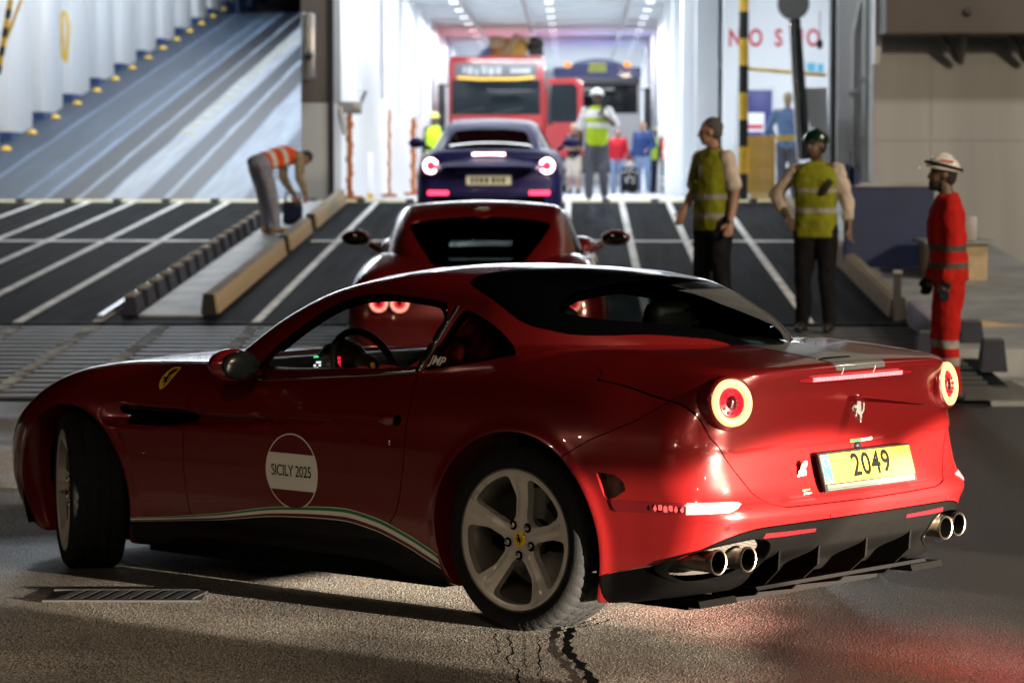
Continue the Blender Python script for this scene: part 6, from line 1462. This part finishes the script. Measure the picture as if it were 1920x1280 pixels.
# 5 man with radio walking out of the hall
J = stand_pose(1.84, 0, 0, 0, R(-4), armL=(V3(-.13, .08, -.26), V3(.08, .22, -.08)), armR=(V3(.10, -.02, -.29), V3(.13, .02, -.55)), legL=(V3(-.01, .10, -.41), V3(-.03, -.06, -.79)), legR=(V3(.03, .08, -.42), V3(.04, .16, -.80)))
p5 = human('person', 'man in white helmet and bright vest talking into a radio while walking', on(1119, 48.5), R(180), J, [('trousers', 'grey_cloth'), ('shirt', 'shirt_white', {'sleeve': .9}), ('vest', 'bright_vest', {'bands': zb_((1.20, 1.28), (1.36, 1.50)), 'm2': 'band_white', 'low': -.12}), ('shoes', 'boot_black'), ('helmet', 'helmet_white')], skin='skin_dark', voxel=.014, curl=1.1)
q = MB(); c = J['wrL']+V3(.02, .03, .10); q.box((c.x-.03, c.y-.02, c.z-.08), (c.x+.03, c.y+.02, c.z+.06), bev=.01); q.tube([(c.x+.015, c.y, c.z+.05), (c.x+.015, c.y, c.z+.16)], .008, 6); o = tag(q.build('radio', M['black_paint'], None, 40), 'black radio held to the mouth of the white helmeted man', 'radio'); o.location = p5.location; o.rotation_euler = p5.rotation_euler
# 6 passengers and crew waiting at the back of the hall
def far(px_, d, rz, label, wear, h=1.75, skin='skin', **kw):
    J = stand_pose(h, **kw); return human('person', label, on(px_, d), R(rz), J, wear, skin=skin, voxel=.018, group='people waiting at the back of the hall', fold=.02)
far(1076, 73, 150, 'person in black T-shirt and pale shorts standing before the red truck', [('shorts', 'shirt_cream'), ('shirt', 'black_cloth', {'sleeve': .8, 'low': -.1}), ('shoes', 'boot_black'), ('hair', 'hair_blond')], 1.78, armL=(V3(-.04, .06, -.27), V3(.12, .18, -.30)), armR=(V3(.04, .06, -.27), V3(-.12, .18, -.26)))
far(1158, 74, 175, 'dark haired person in red top and jeans beside the wheeled bag', [('trousers', 'jeans'), ('shirt', 'red_cloth', {'sleeve': 1.7, 'low': -.1}), ('shoes', 'boot_black'), ('hair', 'hair_dark')], 1.70)
far(1206, 73, 160, 'man in navy sweater, pale jeans and white shoes near the right wall', [('trousers', 'jeans'), ('jacket', 'sweater_blue', {'sleeve': 1.9}), ('shoes', 'shoe_white'), ('hair', 'hair_dark')], 1.85, armL=(V3(-.10, .04, -.27), V3(-.0, .22, -.36)))
far(1253, 73.5, 180, 'worker in orange vest and yellow helmet with arms down by the right wall', [('trousers', 'navy_cloth', {'bands': zb_((.22, .28), (.38, .44)), 'm2': 'band_white'}), ('shirt', 'navy_cloth', {'sleeve': 1.9, 'low': -.1}), ('vest', 'orange_vest', {'bands': zb_((1.02, 1.08),), 'm2': 'band_white', 'low': -.1}), ('shoes', 'boot_black'), ('helmet', 'helmet_yellow')], 1.72, 'skin_dark')
far(1233, 77, 190, 'worker in yellow helmet half hidden behind the man in navy sweater', [('trousers', 'navy_cloth'), ('vest', 'bright_vest'), ('shirt', 'shirt_white', {'sleeve': 1.7}), ('shoes', 'boot_black'), ('helmet', 'helmet_yellow')], 1.76, 'skin_dark')
far(1300, 66, 200, 'person in pale top half hidden behind the tall man in lime vest', [('trousers', 'navy_cloth'), ('shirt', 'shirt_white', {'sleeve': .9, 'low': -.1}), ('shoes', 'boot_black'), ('hair', 'hair_dark')], 1.7)
far(815, 60, 160, 'worker in yellow helmet and green vest behind the left mirror of the blue car', [('trousers', 'navy_cloth'), ('shirt', 'navy_cloth', {'sleeve': 1.8}), ('vest', 'bright_vest'), ('shoes', 'boot_black'), ('helmet', 'helmet_yellow')], 1.72, 'skin_dark')
far(1476, 47.2, -15, 'blond person in denim shirt seen from behind right of the yellow gate', [('trousers', 'grey_cloth'), ('shirt', 'denim_shirt', {'sleeve': 1.4, 'low': -.15}), ('shoes', 'boot_black'), ('hair', 'hair_blond', {'long': .02})], 1.76, armL=(V3(-.14, .04, -.26), V3(-.05, .18, -.38)))
# wheeled bag beside the person in red
q = on(1180, 73); t = thing('wheeled_bag', 'dark wheeled travel bag with white pattern on the hall floor', 'bag', q)
mb = MB(); mb.box((-.22, -.14, .06), (.22, .14, .66), bev=.05); mb.build('case', M['black_cloth'], t, 40); mb = MB()
for k in range(9): mb.ball((rng.uniform(-.17, .17), -.145, rng.uniform(.2, .62)), (.03, .006, .025), 8, 5)
mb.build('print', M['white'], t, 60); mb = MB(); mb.tube([(-.12, .08, .64), (-.12, .08, 1.0), (.12, .08, 1.0), (.12, .08, .64)], .012, 6); mb.build('pull_handle', M['galv'], t, 60)
for s in (-1, 1): mb = MB(); mb.lathe([(.02, -.02), (.06, -.02), (.06, .02), (.02, .02)], 14, Matrix.Translation((s*.16, -.06, .06)) @ Matrix.Rotation(math.pi/2, 4, 'Y')); mb.build('wheel', M['rubber'], t, 60)
# 7 the driver, seated in the convertible
J = {'k': 1.0, 'b': 1, 'hy': 0, 'hp': R(-4)}; J['R'] = Matrix.Rotation(R(20), 3, 'X')
p0 = V3(0, 0, .10); T = lambda x, y, z: p0+J['R'] @ V3(x, y, z)
J['pel'] = p0; J['waist'] = T(0, .01, .15); J['chest'] = T(0, .015, .35); J['neck'] = T(0, .01, .50); J['head'] = T(0, .06, .64)
for s, nm in ((-1, 'L'), (1, 'R')):
    J['sh'+nm] = T(s*.185, .02, .45); J['hip'+nm] = p0+V3(s*.09, .02, -.02); J['kn'+nm] = p0+V3(s*.14, .44, .10); J['an'+nm] = p0+V3(s*.12, .80, -.12)
J['elL'] = J['shL']+V3(-.05, .20, -.14); J['wrL'] = V3(-.145, .53, .40); J['elR'] = J['shR']+V3(.05, .16, -.18); J['wrR'] = V3(.12, .50, .36)
dv = thing('person', 'driver in a red sweater at the wheel of the dark red convertible', 'person'); Mc = Matrix.Translation(CAR_O) @ Matrix.Rotation(CAR_RZ, 4, 'Z') @ Matrix.Translation((.80, .37, .50)) @ Matrix.Rotation(-math.pi/2, 4, 'Z'); dv.matrix_world = Mc
fab('sweater_red', (.50, .035, .025))
human('person', '', None, 0, J, [('trousers', 'black_cloth'), ('shirt', 'sweater_red', {'sleeve': 1.85, 'f': 2}), ('hair', 'hair_dark'), ('shoes', 'boot_black')], voxel=.010, root=dv, curl=.9)
